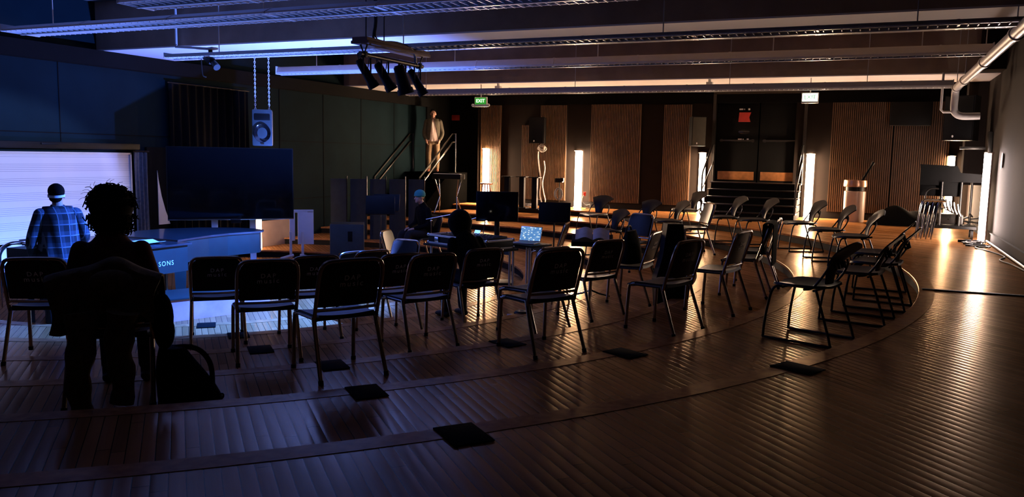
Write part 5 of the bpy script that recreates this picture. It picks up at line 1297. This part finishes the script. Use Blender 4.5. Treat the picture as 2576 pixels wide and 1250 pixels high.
# waste bin
t = thing('waste_bin', 'beige round waste bin with a shiny rim before the broad slatted panel', 'bin', (-0.34, 19.3, 0.0))
M['beige'] = mat('beige_metal', (0.48, 0.36, 0.28), 0.35, var=0.06)
mb = MB(); mb.lathe([(0, 0), (0.205, 0), (0.215, 0.02), (0.220, 0.66), (0.20, 0.67), (0, 0.66)], seg=32); mb.build('drum', M['beige'], t)
mb = MB(); mb.lathe([(0.19, 0.66), (0.19, 0.78), (0, 0.78)], seg=32); mb.build('dark_band', M['black'], t)
mb = MB(); mb.lathe([(0.21, 0.76), (0.235, 0.765), (0.24, 0.80), (0.23, 0.90), (0.225, 0.905), (0.18, 0.90), (0.18, 0.80)], seg=32, cap=False); mb.build('rim', mat('copper_rim', (0.60, 0.33, 0.20), 0.3, metal=0.8), t)
t = thing('black_umbrella', 'black folded umbrella sticking up out of the waste bin', 'umbrella', (-0.16, 19.3, 0.79))
mb = MB(); mb.cyl((-0.10, 0, -0.001), (0.13, 0, 0.46), 0.030, 0.022, 10); mb.build('canopy', M['black_soft'], t)
mb = MB(); mb.cyl((0.12, 0, 0.44), (0.155, 0, 0.51), 0.030, 0.034, 10); mb.build('handle', M['black'], t)
# dark bundle on the floor by the panel
t = thing('floor_bundle', 'low dark heap of covers on the floor between the waste bin and the cart', 'bundle', (0.55, 18.9, 0.0))
mb = MB()
mb.grid(lambda u, v: ((u - .5) * 1.25, (v - .5) * 0.7, 0.004 + 0.36 * (math.sin(PI * u) ** 0.5) * (math.sin(PI * v) ** 0.6) * (1 + 0.15 * math.sin(u * 13 + v * 5))), 30, 18); mb.build('cover', M['black_soft'], t)

# ------------------------------------------------------------------ equipment cart and stacked chairs at the right
t = thing('equipment_cart', 'black wheeled equipment cart loaded with stands under a black cover, at the right', 'cart', (1.22, 16.3, 0.0), -0.05)
mb = MB(); mb.box((0.05, 0, 0.20), (0.85, 0.62, 0.05), bev=0.008); mb.build('deck', M['black'], t)
for sx in (-1, 1):
    for sy in (-1, 1):
        mb = MB(); mb.cyl((0.05 + sx * 0.36 - 0.02, sy * 0.26, 0.085), (0.05 + sx * 0.36 + 0.02, sy * 0.26, 0.085), 0.085, seg=18); mb.build('wheel', M['black'], t)
for x, y in ((-0.10, -0.22), (0.20, -0.22), (0.38, 0.22), (-0.10, 0.22)):
    mb = MB(); mb.cyl((x, y, 0.22), (x, y, 0.98), 0.022, seg=10); mb.build('upright', M['tube_black'], t)
mb = MB()
for k in range(5): mb.tube([(-0.08 + k * 0.06, -0.28, 0.72 - 0.03 * k), (-0.06 + k * 0.06, -0.30, 0.60 - 0.03 * k), (-0.02 + k * 0.06, -0.30, 0.52 - 0.03 * k)], 0.016, 7)
mb.build('hooked_stands', M['chrome'], t)
mb = MB(); rng = random.Random(11)
for k in range(18):
    x, y, z = rng.uniform(-0.30, 0.40), rng.uniform(-0.28, 0.2), rng.uniform(0.26, 0.50)
    mb.tube([(x, y, z), (x + rng.uniform(-.15, .15), y + rng.uniform(-.08, .08), z + rng.uniform(-.05, .12)), (x + rng.uniform(-.2, .2), y - 0.03, z + rng.uniform(-.04, .08))], 0.014, 6)
mb.box((0.02, 0, 0.33), (0.50, 0.40, 0.18), bev=0.03)
mb.build('tangled_gear', M['tube_black'], t)
mb = MB(); mb.extr([(-0.45, 0.92), (0.0, 0.92), (0.02, 0.98), (0.55, 0.98), (0.55, 1.12), (0.18, 1.14), (0.12, 1.26), (-0.46, 1.28), (-0.45, 1.18)], 'y', -0.22, 0.22); mb.box((-0.13, 0, 0.93), (0.62, 0.40, 0.40), bev=0.01); mb.build('black_cover', M['wall_black'], t, smooth=False)
mb = MB(); mb.tube([(-0.34, -0.24, 0.60), (-0.34, -0.24, 0.78), (-0.26, -0.24, 0.86), (-0.14, -0.24, 0.86)], 0.014, 8, smooth_n=4); mb.build('pull_handle', M['tube_black'], t)
for k in range(4):
    t = thing('stacked_chair', ('chrome stacking chair at the outer end of the nested stack beside the cart', 'second chrome stacking chair in the nested stack beside the cart', 'third chrome stacking chair in the nested stack beside the cart', 'chrome stacking chair nearest the cart in the nested stack')[k], 'chair', (0.76 + 0.075 * k, 15.72, 0.0), 0.0, 'nested chrome chairs beside the cart')
    mb = MB()
    for y in (-0.2, 0.2): mb.tube([(-0.02, y, 0.01), (0.02, y, 0.40), (0.05, y, 0.62), (0.09, y, 0.665), (0.16, y, 0.67)], 0.017, 8, smooth_n=3)
    mb.tube([(0.16, -0.2, 0.67), (0.16, 0.2, 0.67)], 0.014, 8); mb.build('frame', M['chrome'], t)
    mb = MB(); mb.grid(lambda u, v: (0.035 + 0.06 * u * u, (v - .5) * 0.38, 0.44 + 0.20 * u), 6, 8, 0.010); mb.build('shell', M['black'], t)
# cables at the right
t = thing('floor_cables', 'tangled dark cables at the foot of the white light tube by the right wall', 'cable', (1.62, 15.3, 0.0))
mb = MB(); rng = random.Random(5)
for k in range(6):
    pts = [(0.10 - 0.02 * k, 0.30 - 0.05 * k, 0.012)]
    for q in range(7): pts.append((rng.uniform(-0.22, 0.14), 0.2 - 0.16 * q + rng.uniform(-.1, .1), 0.012 + 0.004 * k))
    mb.tube(pts, 0.009, 6, smooth_n=5)
mb.tube([(0.14, 0.35, 0.015), (0.02, -0.4, 0.012), (-0.10, -0.9, 0.012), (0.06, -1.5, 0.012), (0.14, -2.1, 0.012), (0.02, -2.6, 0.012), (0.10, -3.1, 0.012), (0.16, -3.8, 0.012)], 0.010, 6, smooth_n=6)
mb.build('leads', M['cable'], t)
mb = MB(); mb.box((-0.16, 0.12, 0.022), (0.20, 0.07, 0.042), bev=0.008); mb.build('power_strip', M['black'], t)
t = thing('conduit', 'pale conduit running along the foot of the right wall', 'conduit', (1.80, 9.0, 0.03))
mb = MB(); mb.tube([(0, -4, 0), (0, 6.6, 0)], 0.014, 8); mb.build('tube', M['white_metal'], t)
mb = MB(); mb.box((1.205, 9.385, 0.006), (1.34, 0.055, 0.012), rot=(0, 0, 0.05), bev=0.004)
tag(mb.build('cable_ramp', M['black']), 'thin black cable cover crossing the open floor to the right wall', 'cable cover')
# wall hook and outlet on the right wall
mb = MB(); mb.lathe([(0, 0), (0.05, 0), (0.06, 0.02), (0.0, 0.03)], seg=16); mb.xf(Matrix.Rotation(-PI / 2, 4, 'Y') @ Matrix.Diagonal((2.2, 1, 1, 1)))
tag(mb.build('wall_clock_plate', M['white'], None, (XR - 0.001, 15.1, 1.36), 0), 'pale oval plate on the right wall above the light tube', 'plate')
# non-slip pads on the step edges, in two aisles
pads = (((-1.74, 3.34, 0), 'black non-slip pad on the top step edge, nearest the camera'), ((-2.73, 4.05, 1), 'black non-slip pad under the large near music chair'), ((-3.62, 4.91, 2), 'black non-slip pad behind the large near music chair'),
        ((-4.74, 5.44, 3), 'black non-slip pad left of the blue seated chair legs'), ((-5.66, 6.19, 4), 'black non-slip pad below the chair in front of the piano'), ((-7.05, 7.19, 5), 'black non-slip pad on the lowest step edge'),
        ((-0.42, 5.35, 0), 'black non-slip pad on the top step edge before the nearest fan-backed chair'), ((-1.64, 5.75, 1), 'black non-slip pad on the second step edge, right of the clearest lettered chair'), ((-2.83, 6.20, 2), 'black non-slip pad on the third step edge, left of the clearest lettered chair’s legs'))
for (x, y, k), lab in pads:
    a = math.atan2(y - CY, x - CX)
    mb = MB(); mb.box((0, 0, 0.0035), (0.27, 0.20, 0.007), bev=0.002)
    rr = RAD[k] + 0.115
    tag(mb.build('step_pad', M['pad'], None, (CX + rr * math.cos(a), CY + rr * math.sin(a), ZT[k] + 0.003), a), lab, 'step pad', 'non-slip pads on the step edges')

# ------------------------------------------------------------------ blue spots of the bar, and an added uplight
def spot(name, loc, to, energy, col, size, blend=0.5, r=0.04):
    l = bpy.data.lights.new(name, 'SPOT'); l.energy = energy; l.color = col; l.spot_size = math.radians(size); l.spot_blend = blend; l.shadow_soft_size = r
    o = bpy.data.objects.new(name, l); COL.objects.link(o); o.location = loc
    o.rotation_euler = (V(to) - V(loc)).to_track_quat('-Z', 'Y').to_euler(); return o
BLUE = (0.10, 0.30, 1.0)
spot('board_light', (-5.62, 8.02, 2.10), (-11.4, 7.5, 0.45), 1700, (0.36, 0.42, 1.0), 50, 0.30).scale = (1.0, 0.66, 1.0)
spot('piano_light', (-5.60, 8.40, 2.08), (-7.6, 7.9, -0.8), 6500, (0.035, 0.16, 1.0), 88, 0.6)
t = thing('added_uplight', 'unseen floor lamp added to shine blue light up at the ceiling, behind the front chairs', 'lamp', (-6.55, 10.05, -0.81))  # unseen lamp, added to give the blue ceiling wash a source
mb = MB(); mb.box((0, 0, 0.07), (0.20, 0.20, 0.12), bev=0.01); mb.box((0, 0, 0.005), (0.26, 0.26, 0.01)); mb.build('body', M['black'], t)
mb = MB(); mb.cyl((0, 0, 0.13), (0, 0, 0.136), 0.075, seg=20); mb.build('lens', emit('blue_lens', (0.2, 0.35, 1.0), 12), t)
spot('added_uplight_beam', (-6.55, 10.05, -0.62), (-7.0, 9.5, 2.85), 3400, (0.11, 0.22, 1.0), 135, 0.6, 0.07)

# ------------------------------------------------------------------ world, camera, view
w = bpy.data.worlds.new('room_dark'); SC.world = w; w.use_nodes = True
w.node_tree.nodes['Background'].inputs['Color'].default_value = (0.0, 0.0, 0.0, 1); w.node_tree.nodes['Background'].inputs['Strength'].default_value = 0.0
cam = bpy.data.cameras.new('camera'); co = bpy.data.objects.new('camera', cam); COL.objects.link(co)
cam.sensor_fit = 'HORIZONTAL'; cam.sensor_width = 36.0; cam.lens = 36.0 * 2052 / 2576; cam.clip_start = 0.05; cam.clip_end = 200
a, p, r = math.radians(23.7), math.radians(6.5), math.radians(1.05)
Fv = V((-math.sin(a) * math.cos(p), math.cos(a) * math.cos(p), -math.sin(p))); R0 = V((math.cos(a), math.sin(a), 0)); U0 = R0.cross(Fv)
Rv = R0 * math.cos(r) + U0 * math.sin(r); Uv = Rv.cross(Fv)
mm = Matrix((Rv, Uv, -Fv)).transposed().to_4x4(); mm.translation = V((0, 0, 1.30)); co.matrix_world = mm
SC.camera = co
SC.view_settings.view_transform = 'Standard'; SC.view_settings.look = 'None'; SC.view_settings.gamma = 1.0; SC.view_settings.use_curve_mapping = False
SC.view_settings.exposure = 0.0
cy = SC.cycles
cy.use_denoising = True; cy.use_adaptive_sampling = True; cy.adaptive_threshold = 0.04
cy.max_bounces = 6; cy.diffuse_bounces = 3; cy.glossy_bounces = 3; cy.transmission_bounces = 2
cy.sample_clamp_indirect = 6.0; cy.caustics_reflective = False; cy.caustics_refractive = False
